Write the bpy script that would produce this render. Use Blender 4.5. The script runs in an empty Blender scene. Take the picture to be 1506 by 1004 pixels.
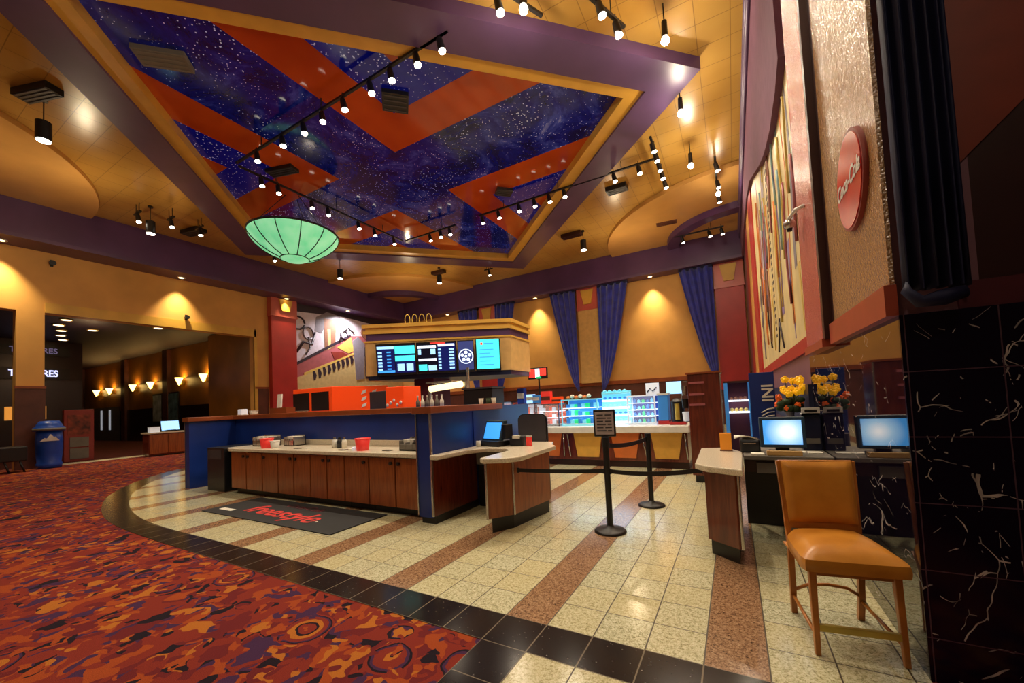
import bpy, bmesh, math, random
from mathutils import Vector, Matrix, Euler
random.seed(7)
S = bpy.context.scene
COL = S.collection
R = math.radians
PI = math.pi

# ------------------------------------------------------------------ colour / materials
def lin(c):
    c = c / 255.0
    return c / 12.92 if c <= 0.04045 else ((c + 0.055) / 1.055) ** 2.4
def rgb(r, g, b): return (lin(r), lin(g), lin(b), 1.0)

def new_mat(name):
    m = bpy.data.materials.new(name); m.use_nodes = True
    nt = m.node_tree
    return m, nt, nt.nodes['Principled BSDF']
def setp(b, **k):
    names = dict(col='Base Color', rough='Roughness', metal='Metallic', spec='Specular IOR Level', ecol='Emission Color',
                 estr='Emission Strength', coat='Coat Weight', crough='Coat Roughness', trans='Transmission Weight', ior='IOR', alpha='Alpha')
    for n, v in k.items(): b.inputs[names[n]].default_value = v
def N(nt, t, **k):
    n = nt.nodes.new(t)
    for a, v in k.items(): setattr(n, a, v)
    return n
def L(nt, a, b): nt.links.new(a, b)
def mth(nt, op, a, b=None, c=None):
    n = N(nt, 'ShaderNodeMath', operation=op)
    for i, v in enumerate((a, b, c)):
        if v is None: continue
        if isinstance(v, (int, float)): n.inputs[i].default_value = v
        else: L(nt, v, n.inputs[i])
    return n.outputs[0]
def mix(nt, f, a, b):
    n = N(nt, 'ShaderNodeMix', data_type='RGBA')
    for s, v in ((n.inputs[0], f), (n.inputs[6], a), (n.inputs[7], b)):
        if isinstance(v, (int, float, tuple)): s.default_value = v
        else: L(nt, v, s)
    return n.outputs[2]
def ramp(nt, f, stops, interp='LINEAR'):
    n = N(nt, 'ShaderNodeValToRGB'); n.color_ramp.interpolation = interp
    e = n.color_ramp.elements
    while len(e) < len(stops): e.new(0.5)
    for i, (p, c) in enumerate(stops): e[i].position = p; e[i].color = c
    L(nt, f, n.inputs[0]); return n.outputs[0]
def pos(nt): return N(nt, 'ShaderNodeNewGeometry').outputs['Position']
def noise(nt, vec, scale, detail=3, rough=.5, dist=0):
    n = N(nt, 'ShaderNodeTexNoise'); n.inputs['Scale'].default_value = scale
    n.inputs['Detail'].default_value = detail; n.inputs['Roughness'].default_value = rough; n.inputs['Distortion'].default_value = dist
    if vec is not None: L(nt, vec, n.inputs['Vector'])
    return n
def sepv(nt, vec):
    s = N(nt, 'ShaderNodeSeparateXYZ'); L(nt, vec, s.inputs[0]); return s.outputs
def bump(nt, b, h, strength=.3, dist=.01):
    n = N(nt, 'ShaderNodeBump'); n.inputs['Strength'].default_value = strength; n.inputs['Distance'].default_value = dist
    L(nt, h, n.inputs['Height']); L(nt, n.outputs[0], b.inputs['Normal'])

def plain(name, c, rough=.5, metal=0, spec=.5, var=.09, scale=6, coat=0):
    m, nt, b = new_mat(name); setp(b, rough=rough, metal=metal, spec=spec, coat=coat)
    tc = N(nt, 'ShaderNodeTexCoord').outputs['Object']
    n = noise(nt, tc, scale, 3)
    c0 = tuple(v * (1 - var) for v in c[:3]) + (1,); c1 = tuple(min(1, v * (1 + var)) for v in c[:3]) + (1,)
    L(nt, ramp(nt, n.outputs[0], [(.3, c0), (.7, c1)]), b.inputs['Base Color'])
    return m
def emis(name, c, s, base=None):
    m, nt, b = new_mat(name); setp(b, col=base or c, ecol=c, estr=s, rough=.3); return m

M = {}
M['black'] = plain('black_metal', rgb(22, 20, 22), .4)
M['bezel'] = plain('blue_grey_bezel', rgb(44, 66, 84), .35)
M['black_plastic'] = plain('black_plastic', rgb(28, 30, 36), .35)
M['dark_grey'] = plain('dark_grey', rgb(62, 58, 64), .5)
M['chrome'] = plain('brushed_metal', rgb(190, 185, 180), .25, .9)
M['white'] = plain('white_plastic', rgb(225, 222, 215), .4)
M['paper'] = plain('paper', rgb(230, 225, 210), .7)
M['navy'] = plain('navy_laminate', rgb(22, 50, 128), .35, var=.2, scale=1.2)
M['navy_dark'] = plain('navy_dark', rgb(16, 24, 58), .4)
M['ledge'] = plain('red_brown_wood_edge', rgb(140, 70, 36), .3, var=.2, scale=3)
M['wainscot'] = plain('dark_wainscot', rgb(92, 50, 40), .4, var=.3, scale=2)
M['maroon'] = plain('maroon_paint', rgb(80, 22, 34), .5)
M['red_pil'] = plain('red_paint', rgb(176, 44, 44), .4, scale=2)
M['salmon'] = plain('salmon_lacquer', rgb(196, 92, 80), .35, scale=2)
M['salmon_trim'] = plain('salmon_trim', rgb(165, 72, 50), .35)
M['gold'] = plain('gold_paint', rgb(214, 166, 70), .45, scale=2)
M['gold_lip'] = plain('gold_lip_paint', rgb(206, 156, 62), .4, scale=2)
M['tanwall'] = plain('tan_wall', rgb(214, 158, 84), .6, var=.1, scale=1)
M['tan_box'] = plain('tan_laminate', rgb(206, 164, 100), .5)
M['purple'] = plain('purple_paint', rgb(86, 60, 98), .4, var=.15, scale=1)
M['purple_dark'] = plain('dark_purple_band', rgb(80, 50, 92), .38, var=.2, scale=.8)
M['mauve'] = plain('mauve_paint', rgb(130, 92, 104), .4)
M['mauve_matte'] = plain('mauve_matte', rgb(112, 76, 96), .85, spec=.15)
M['upper_red'] = plain('upper_red', rgb(130, 48, 22), .5)
M['disc'] = plain('ceiling_disc_paint', rgb(204, 154, 84), .35, scale=1)
M['brown_dark'] = plain('dark_brown', rgb(52, 20, 18), .4)
M['orange_pan'] = plain('orange_panel', rgb(214, 114, 52), .3)
M['yellow_pan'] = plain('yellow_panel', rgb(228, 174, 74), .3)
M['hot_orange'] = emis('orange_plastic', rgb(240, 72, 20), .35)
M['leather'] = None
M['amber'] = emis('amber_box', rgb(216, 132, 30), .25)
M['brass'] = plain('brass', rgb(205, 180, 84), .35, .3)
M['rubber_mat'] = plain('rubber_mat', rgb(34, 34, 36), .75)
M['red_print'] = plain('red_print', rgb(214, 58, 52), .6)
M['blue_can'] = plain('blue_can', rgb(30, 70, 170), .35)
M['stone_grey'] = plain('stone_grey', rgb(110, 104, 96), .6)
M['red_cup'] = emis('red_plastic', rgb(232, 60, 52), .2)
M['candy'] = plain('candy_mix', rgb(200, 90, 60), .5, var=.8, scale=30)
M['cyan'] = emis('cyan_screen', rgb(70, 220, 215), 1.3)
M['scr_dark'] = emis('screen_dark', rgb(14, 22, 84), .9)
M['scr_black'] = emis('screen_black', rgb(10, 10, 28), .6)
M['scr_blue'] = emis('screen_blue', rgb(60, 150, 230), 1.2)
M['scr_pale'] = emis('screen_pale', rgb(150, 200, 240), 1.4)
def m_glare():
    m, nt, b = new_mat('screen_glare'); tc = N(nt, 'ShaderNodeTexCoord').outputs['Object']
    v = N(nt, 'ShaderNodeVectorMath', operation='DISTANCE'); L(nt, tc, v.inputs[0]); v.inputs[1].default_value = (.04, .02, .22)
    c = ramp(nt, mth(nt, 'DIVIDE', v.outputs['Value'], .2), [(.05, (1, 1, 1, 1)), (.45, rgb(170, 210, 240)), (.9, rgb(70, 150, 220))])
    L(nt, c, b.inputs['Emission Color']); L(nt, c, b.inputs['Base Color']); setp(b, estr=1.2, rough=.3); return m
M['scr_glare'] = m_glare()
M['scr_white'] = emis('screen_white', rgb(220, 235, 250), 1.5)
M['scr_grey'] = emis('screen_grey', rgb(52, 60, 110), 1.0)
M['scr_red'] = emis('screen_red', rgb(235, 60, 50), 1.2)
M['scr_green'] = emis('screen_green', rgb(40, 180, 110), 1.0)
M['led_white'] = emis('shelf_light', rgb(235, 245, 255), 1.3)
M['case_blue'] = emis('case_blue', rgb(60, 130, 200), .22)
M['case_cyan'] = emis('case_cyan', rgb(130, 215, 235), .3)
M['case_white'] = emis('case_white', rgb(225, 230, 240), .3)
M['bulb'] = emis('bulb', rgb(255, 244, 220), 14)
M['bulb_hot'] = emis('bulb_hot', rgb(255, 240, 215), 40)
M['down_bulb'] = emis('downlight_bulb', rgb(255, 226, 160), 8)
M['sconce'] = emis('sconce_glass', rgb(255, 205, 110), 6)
M['heat'] = emis('heat_lamp', rgb(255, 235, 170), 2)
M['neon'] = emis('sign_letters', rgb(200, 205, 250), 1.6)
M['neon_reflection'] = emis('sign_letters_reflection', rgb(120, 110, 150), .5)
M['hall_light'] = emis('hall_light', rgb(255, 225, 180), 4)
M['hall_warm'] = emis('hall_warm', rgb(230, 150, 60), .8)
M['lilac'] = plain('mural_lilac', rgb(214, 206, 226), .5)
M['ink'] = plain('mural_ink', rgb(44, 30, 48), .5)
M['m_brown'] = plain('mural_brown', rgb(140, 94, 76), .5)
M['m_mauve'] = plain('mural_mauve', rgb(170, 92, 100), .5)
M['m_cream'] = plain('mural_cream', rgb(206, 184, 130), .5)
M['m_yellow'] = plain('mural_yellow', rgb(216, 186, 96), .5)
M['m_grey'] = plain('mural_grey', rgb(128, 122, 136), .5)
M['m_red'] = plain('mural_red', rgb(140, 50, 42), .5)
M['p_purple'] = plain('poster_purple', rgb(140, 118, 176), .5)
M['p_teal'] = plain('poster_teal', rgb(140, 172, 176), .5)
M['p_orange'] = plain('poster_orange', rgb(222, 130, 60), .5)
M['p_cream'] = plain('poster_cream', rgb(222, 204, 150), .45, var=.15, scale=2)
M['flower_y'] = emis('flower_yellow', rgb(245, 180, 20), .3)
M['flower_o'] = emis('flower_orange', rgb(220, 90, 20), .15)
M['leaf'] = plain('leaf', rgb(40, 66, 34), .6)
M['zinc'] = plain('vase', rgb(120, 120, 130), .3, .5)

def m_wood():
    m, nt, b = new_mat('cherry_wood'); setp(b, rough=.3, coat=.25, crough=.15)
    tc = N(nt, 'ShaderNodeTexCoord').outputs['Object']
    mp = N(nt, 'ShaderNodeMapping'); mp.inputs['Scale'].default_value = (6, 6, .6); L(nt, tc, mp.inputs[0])
    n = noise(nt, mp.outputs[0], 4, 5, .6, .6)
    L(nt, ramp(nt, n.outputs[0], [(.25, rgb(112, 52, 20)), (.55, rgb(152, 80, 34)), (.8, rgb(172, 96, 42))]), b.inputs['Base Color'])
    return m
M['wood'] = m_wood()
def m_wood2():
    m, nt, b = new_mat('dark_mahogany'); setp(b, rough=.25, coat=.4, crough=.1)
    tc = N(nt, 'ShaderNodeTexCoord').outputs['Object']
    mp = N(nt, 'ShaderNodeMapping'); mp.inputs['Scale'].default_value = (5, 5, .5); L(nt, tc, mp.inputs[0])
    n = noise(nt, mp.outputs[0], 4, 5, .6, .6)
    L(nt, ramp(nt, n.outputs[0], [(.25, rgb(74, 24, 14)), (.55, rgb(104, 40, 22)), (.8, rgb(126, 54, 30))]), b.inputs['Base Color'])
    return m
M['wood_dark'] = m_wood2()
def m_leather():
    m, nt, b = new_mat('amber_leather'); setp(b, rough=.32)
    tc = N(nt, 'ShaderNodeTexCoord').outputs['Object']
    n = noise(nt, tc, 5, 4); L(nt, ramp(nt, n.outputs[0], [(.3, rgb(184, 116, 34)), (.7, rgb(214, 144, 52))]), b.inputs['Base Color'])
    v = N(nt, 'ShaderNodeTexVoronoi'); v.inputs['Scale'].default_value = 160; L(nt, tc, v.inputs[0]); bump(nt, b, v.outputs[0], .12, .002)
    return m
M['leather'] = m_leather()
M['chair_wood'] = plain('amber_wood', rgb(176, 108, 40), .35, var=.3, scale=8, coat=.3)

def m_counter():
    m, nt, b = new_mat('cream_solid_surface'); setp(b, rough=.22)
    n = noise(nt, pos(nt), 120, 2); L(nt, ramp(nt, n.outputs[0], [(.35, rgb(196, 182, 156)), (.6, rgb(232, 222, 200))]), b.inputs['Base Color']); return m
M['counter'] = m_counter()

T = .305
def m_tile():
    m, nt, b = new_mat('granite_tile'); p = pos(nt); s = sepv(nt, p)
    x = mth(nt, 'DIVIDE', s[0], T); y = mth(nt, 'DIVIDE', s[1], T)
    fx = mth(nt, 'FLOOR', x); fy = mth(nt, 'FLOOR', y)
    stripe = mth(nt, 'LESS_THAN', mth(nt, 'FLOORED_MODULO', mth(nt, 'ADD', fx, .5), 4.0), 1.0)
    cb = N(nt, 'ShaderNodeCombineXYZ'); L(nt, fx, cb.inputs[0]); L(nt, fy, cb.inputs[1])
    wn = N(nt, 'ShaderNodeTexWhiteNoise'); L(nt, cb.outputs[0], wn.inputs['Vector'])
    sp = noise(nt, p, 130, 3, .7)
    sp2 = noise(nt, p, 48, 2, .6)
    spk = mth(nt, 'ADD', mth(nt, 'MULTIPLY', sp.outputs[0], .65), mth(nt, 'MULTIPLY', sp2.outputs[0], .35))
    cream = ramp(nt, spk, [(.36, rgb(92, 92, 66)), (.45, rgb(168, 166, 132)), (.53, rgb(202, 200, 170)), (.66, rgb(222, 220, 194))])
    crm2 = mix(nt, mth(nt, 'MULTIPLY', wn.outputs[0], .35), cream, rgb(206, 184, 120))
    brown = ramp(nt, spk, [(.36, rgb(60, 42, 30)), (.45, rgb(126, 92, 66)), (.53, rgb(158, 122, 90)), (.66, rgb(188, 156, 124))])
    c = mix(nt, stripe, crm2, brown)
    ex = mth(nt, 'ABSOLUTE', mth(nt, 'SUBTRACT', mth(nt, 'FRACT', x), .5)); ey = mth(nt, 'ABSOLUTE', mth(nt, 'SUBTRACT', mth(nt, 'FRACT', y), .5))
    gx = mth(nt, 'GREATER_THAN', ex, .487)
    gy = mth(nt, 'MULTIPLY', mth(nt, 'GREATER_THAN', ey, .487), mth(nt, 'SUBTRACT', 1.0, mth(nt, 'MULTIPLY', stripe, .8)))
    g = mth(nt, 'MAXIMUM', gx, mth(nt, 'MULTIPLY', gy, .9))
    L(nt, mix(nt, g, c, rgb(70, 58, 38)), b.inputs['Base Color'])
    L(nt, mth(nt, 'ADD', .17, mth(nt, 'MULTIPLY', g, .4)), b.inputs['Roughness'])
    n2 = noise(nt, p, 2.5, 2); bump(nt, b, n2.outputs[0], .03, .02)
    return m
M['tile'] = m_tile()
def m_blackgranite():
    m, nt, b = new_mat('black_granite'); p = pos(nt); s = sepv(nt, p)
    sp = N(nt, 'ShaderNodeTexVoronoi'); sp.inputs['Scale'].default_value = 26; L(nt, p, sp.inputs[0])
    c = ramp(nt, sp.outputs[0], [(.0, rgb(190, 184, 170)), (.09, rgb(46, 38, 36)), (.3, rgb(34, 27, 26))])
    ex = mth(nt, 'ABSOLUTE', mth(nt, 'SUBTRACT', mth(nt, 'FRACT', mth(nt, 'DIVIDE', s[0], T)), .5))
    ey = mth(nt, 'ABSOLUTE', mth(nt, 'SUBTRACT', mth(nt, 'FRACT', mth(nt, 'DIVIDE', s[1], T)), .5))
    g = mth(nt, 'MAXIMUM', mth(nt, 'GREATER_THAN', ex, .487), mth(nt, 'GREATER_THAN', ey, .49))
    L(nt, mix(nt, g, c, rgb(120, 108, 92)), b.inputs['Base Color']); setp(b, rough=.16, spec=.25); return m
M['granite'] = m_blackgranite()
def m_carpet():
    m, nt, b = new_mat('swirl_carpet'); p = pos(nt); setp(b, rough=.95, spec=.1)
    def warp(scale, amt, sc=(1, 1, 0)):
        w = noise(nt, p, scale, 2)
        vm = N(nt, 'ShaderNodeVectorMath', operation='MULTIPLY_ADD'); L(nt, w.outputs['Color'], vm.inputs[0]); vm.inputs[1].default_value = (amt, amt, 0); L(nt, p, vm.inputs[2])
        fl = N(nt, 'ShaderNodeVectorMath', operation='MULTIPLY'); L(nt, vm.outputs[0], fl.inputs[0]); fl.inputs[1].default_value = sc; return fl.outputs[0]
    red, crim, ora, yel, pur, drk = rgb(152, 58, 46), rgb(126, 46, 48), rgb(184, 84, 42), rgb(206, 124, 50), rgb(84, 52, 88), rgb(44, 34, 44)
    f1 = warp(5.5, .30)
    v = N(nt, 'ShaderNodeTexVoronoi'); v.inputs['Scale'].default_value = 15; L(nt, f1, v.inputs[0]); a = sepv(nt, v.outputs['Color'])
    c = ramp(nt, a[0], [(0, red), (.26, crim), (.44, ora), (.62, red), (.70, yel), (.79, pur), (.90, drk)], 'CONSTANT')
    # larger brush marks
    f2 = warp(3.8, .42, (1, .6, 0))
    v2 = N(nt, 'ShaderNodeTexVoronoi'); v2.inputs['Scale'].default_value = 8.5; L(nt, f2, v2.inputs[0]); a2 = sepv(nt, v2.outputs['Color'])
    c2 = ramp(nt, a2[0], [(0, red), (.3, ora), (.42, crim), (.6, pur), (.72, red), (.84, yel), (.92, drk)], 'CONSTANT')
    nm = noise(nt, p, 4.5, 1); c = mix(nt, mth(nt, 'GREATER_THAN', nm.outputs[0], .5), c, c2)
    # swirls: broken rings round scattered centres
    f3 = warp(1.5, .16)
    vv = N(nt, 'ShaderNodeTexVoronoi'); vv.inputs['Scale'].default_value = 2.15; vv.inputs['Randomness'].default_value = .8; L(nt, f3, vv.inputs[0])
    d = vv.outputs['Distance']; kk = sepv(nt, vv.outputs['Color'])
    brk = noise(nt, p, 7.5, 1, .5, .5)
    ringc = ramp(nt, mth(nt, 'ADD', d, mth(nt, 'MULTIPLY', mth(nt, 'SUBTRACT', brk.outputs[0], .5), .12)),
        [(0, drk), (.05, pur), (.10, ora), (.16, red), (.20, drk), (.225, yel), (.27, red), (.33, pur), (.355, drk), (.375, red)], 'CONSTANT')
    msk = mth(nt, 'MULTIPLY', mth(nt, 'LESS_THAN', d, .40), mth(nt, 'MULTIPLY', mth(nt, 'GREATER_THAN', kk[2], .12), mth(nt, 'GREATER_THAN', brk.outputs[0], .42)))
    c = mix(nt, msk, c, ringc)
    fine = noise(nt, p, 300, 1); mixn = ramp(nt, fine.outputs[0], [(.3, (.40, .40, .40, 1)), (.7, (.85, .85, .85, 1))])
    mm = N(nt, 'ShaderNodeMix', data_type='RGBA', blend_type='MULTIPLY'); mm.inputs[0].default_value = 1; L(nt, c, mm.inputs[6]); L(nt, mixn, mm.inputs[7])
    L(nt, mm.outputs[2], b.inputs['Base Color']); bump(nt, b, fine.outputs[0], .4, .004)
    return m
M['carpet'] = m_carpet()
M['hall_carpet'] = plain('hall_carpet', rgb(110, 40, 32), .9, var=.3, scale=3)
def m_gold_ceiling():
    m, nt, b = new_mat('gold_ceiling_tiles'); p = pos(nt); s = sepv(nt, p); q = .61
    ex = mth(nt, 'ABSOLUTE', mth(nt, 'SUBTRACT', mth(nt, 'FRACT', mth(nt, 'DIVIDE', s[0], q)), .5)); ey = mth(nt, 'ABSOLUTE', mth(nt, 'SUBTRACT', mth(nt, 'FRACT', mth(nt, 'DIVIDE', s[1], q)), .5))
    g = mth(nt, 'GREATER_THAN', mth(nt, 'MAXIMUM', ex, ey), .488)
    n = noise(nt, p, .5, 3); c = ramp(nt, n.outputs[0], [(.3, rgb(164, 118, 46)), (.7, rgb(194, 152, 76))])
    L(nt, mix(nt, mth(nt, 'MULTIPLY', g, .55), c, rgb(84, 48, 14)), b.inputs['Base Color']); setp(b, rough=.28)
    n2 = noise(nt, p, 3, 2); bump(nt, b, n2.outputs[0], .05, .05); return m
M['gold_ceiling'] = m_gold_ceiling()
CX, CY = -7.75, 6.95
def m_star():
    m, nt, b = new_mat('star_ceiling_lacquer'); p = pos(nt); s = sepv(nt, p)
    dx = mth(nt, 'ABSOLUTE', mth(nt, 'SUBTRACT', s[0], CX)); dy = mth(nt, 'ABSOLUTE', mth(nt, 'SUBTRACT', s[1], CY))
    mn = mth(nt, 'MINIMUM', dx, dy)
    o1 = mth(nt, 'MULTIPLY', mth(nt, 'GREATER_THAN', mn, 1.2), mth(nt, 'LESS_THAN', mn, 2.3))
    o = mth(nt, 'MAXIMUM', o1, mth(nt, 'GREATER_THAN', mn, 3.35))
    st = N(nt, 'ShaderNodeTexVoronoi'); st.inputs['Scale'].default_value = 13; L(nt, p, st.inputs[0])
    dens = noise(nt, p, .45, 4, .6)
    thr = mth(nt, 'ADD', .04, mth(nt, 'MULTIPLY', mth(nt, 'MULTIPLY', dens.outputs[0], dens.outputs[0]), .42))
    star = mth(nt, 'LESS_THAN', st.outputs[0], thr)
    neb = noise(nt, p, .8, 6, .7, .8)
    blue = ramp(nt, neb.outputs[0], [(.38, rgb(4, 8, 62)), (.52, rgb(8, 18, 104)), (.63, rgb(48, 60, 140)), (.76, rgb(180, 180, 205))])
    blue = mix(nt, mth(nt, 'MULTIPLY', mth(nt, 'GREATER_THAN', mn, 2.3), .85), blue, rgb(6, 14, 124))
    blue = mix(nt, star, blue, rgb(190, 196, 235))
    on = noise(nt, p, .6, 2); orange = ramp(nt, on.outputs[0], [(.3, rgb(158, 52, 10)), (.7, rgb(190, 78, 26))])
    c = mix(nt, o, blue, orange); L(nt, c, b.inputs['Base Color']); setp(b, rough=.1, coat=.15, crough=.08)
    L(nt, c, b.inputs['Emission Color']); L(nt, mth(nt, 'ADD', .03, mth(nt, 'MULTIPLY', mth(nt, 'SUBTRACT', 1.0, o), .16)), b.inputs['Emission Strength'])  # glow added to the painted lacquer, mostly to the blue
    return m
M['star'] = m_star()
def m_marble(name='black_veined_marble', mirror=True):
    m, nt, b = new_mat(name); p = pos(nt); s = sepv(nt, p)
    w = noise(nt, p, 2.5, 3)
    vm = N(nt, 'ShaderNodeVectorMath', operation='MULTIPLY_ADD'); L(nt, w.outputs['Color'], vm.inputs[0]); vm.inputs[1].default_value = (.35, .35, .35); L(nt, p, vm.inputs[2])
    vein = None
    for k, (rot, sc, th, mk) in enumerate([((.5, .6, .3), 4.2, .010, .57), ((-.9, .3, 1.2), 6.0, .011, .60), ((1.2, -.5, .2), 10.0, .014, .60)]):
        mp = N(nt, 'ShaderNodeMapping'); mp.inputs['Rotation'].default_value = rot; mp.inputs['Scale'].default_value = (1, .3, .8); mp.inputs['Location'].default_value = (k*3.1, k, 0); L(nt, vm.outputs[0], mp.inputs[0])
        v = N(nt, 'ShaderNodeTexVoronoi', feature='DISTANCE_TO_EDGE'); v.inputs['Scale'].default_value = sc; L(nt, mp.outputs[0], v.inputs[0])
        br = noise(nt, mp.outputs[0], sc*1.3, 2)
        q = mth(nt, 'MULTIPLY', mth(nt, 'LESS_THAN', v.outputs[0], th), mth(nt, 'GREATER_THAN', br.outputs[0], mk))
        vein = q if vein is None else mth(nt, 'MAXIMUM', vein, q)
    fd = noise(nt, p, 9, 2)
    c = mix(nt, mth(nt, 'MULTIPLY', vein, ramp(nt, fd.outputs[0], [(.35, (.25,)*3+(1,)), (.6, (1,)*4)])), rgb(16, 9, 28), rgb(200, 190, 186))
    h = mth(nt, 'ADD', mth(nt, 'MULTIPLY', s[2], 1 / .325), .35)
    ez = mth(nt, 'ABSOLUTE', mth(nt, 'SUBTRACT', mth(nt, 'FRACT', h), .5))
    ex = mth(nt, 'ABSOLUTE', mth(nt, 'SUBTRACT', mth(nt, 'FRACT', mth(nt, 'DIVIDE', mth(nt, 'SUBTRACT', s[0], 2.38-.1625), .325)), .5))
    g = mth(nt, 'MAXIMUM', mth(nt, 'GREATER_THAN', ez, .492), mth(nt, 'GREATER_THAN', ex, .492))
    c = mix(nt, mth(nt, 'MULTIPLY', g, 1.0 if mirror is False else .2), c, rgb(84, 62, 74))
    L(nt, c, b.inputs['Base Color'])
    if mirror: setp(b, rough=.03, spec=1.0, ior=2.0)
    else: setp(b, rough=.12, spec=.3)
    return m
M['marble_front'] = m_marble('black_marble_front', False)
M['marble'] = m_marble()
def m_glitter(name='hammered_tan_lacquer', col=rgb(176, 132, 80)):
    m, nt, b = new_mat(name); p = pos(nt)
    setp(b, rough=.2, col=col, spec=1.0, ior=2.0)
    v = noise(nt, p, 75, 1, .5); v2 = noise(nt, p, 30, 2)
    h = mth(nt, 'ADD', v.outputs[0], v2.outputs[0]); bump(nt, b, h, .5, .02); return m
M['glitter'] = m_glitter()
M['salmon_glit'] = m_glitter('hammered_salmon_lacquer', rgb(200, 96, 84))
def m_curtain():
    m, nt, b = new_mat('blue_velvet'); tc = N(nt, 'ShaderNodeTexCoord').outputs['Object']
    n = noise(nt, tc, 3, 3); L(nt, ramp(nt, n.outputs[0], [(.3, rgb(20, 28, 120)), (.7, rgb(46, 58, 186))]), b.inputs['Base Color']); setp(b, rough=.6)
    b.inputs['Sheen Weight'].default_value = .5; return m
M['curtain'] = m_curtain()
M['curtain_dark'] = plain('dark_blue_velvet', rgb(10, 14, 58), .7)
def m_lamp():
    m, nt, b = new_mat('green_glass_bowl'); tc = N(nt, 'ShaderNodeTexCoord').outputs['Object']
    n = noise(nt, tc, 2, 3); c = ramp(nt, n.outputs[0], [(.3, rgb(96, 196, 140)), (.7, rgb(150, 222, 168))])
    L(nt, c, b.inputs['Base Color']); L(nt, c, b.inputs['Emission Color']); setp(b, estr=.85, rough=.4); return m
M['green_glass'] = m_lamp()
def m_glass():
    m, nt, b = new_mat('clear_glass'); setp(b, rough=.02, trans=.0, alpha=.18, spec=1.0, col=(.8, .9, .95, 1)); return m
M['glass'] = m_glass()

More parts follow.
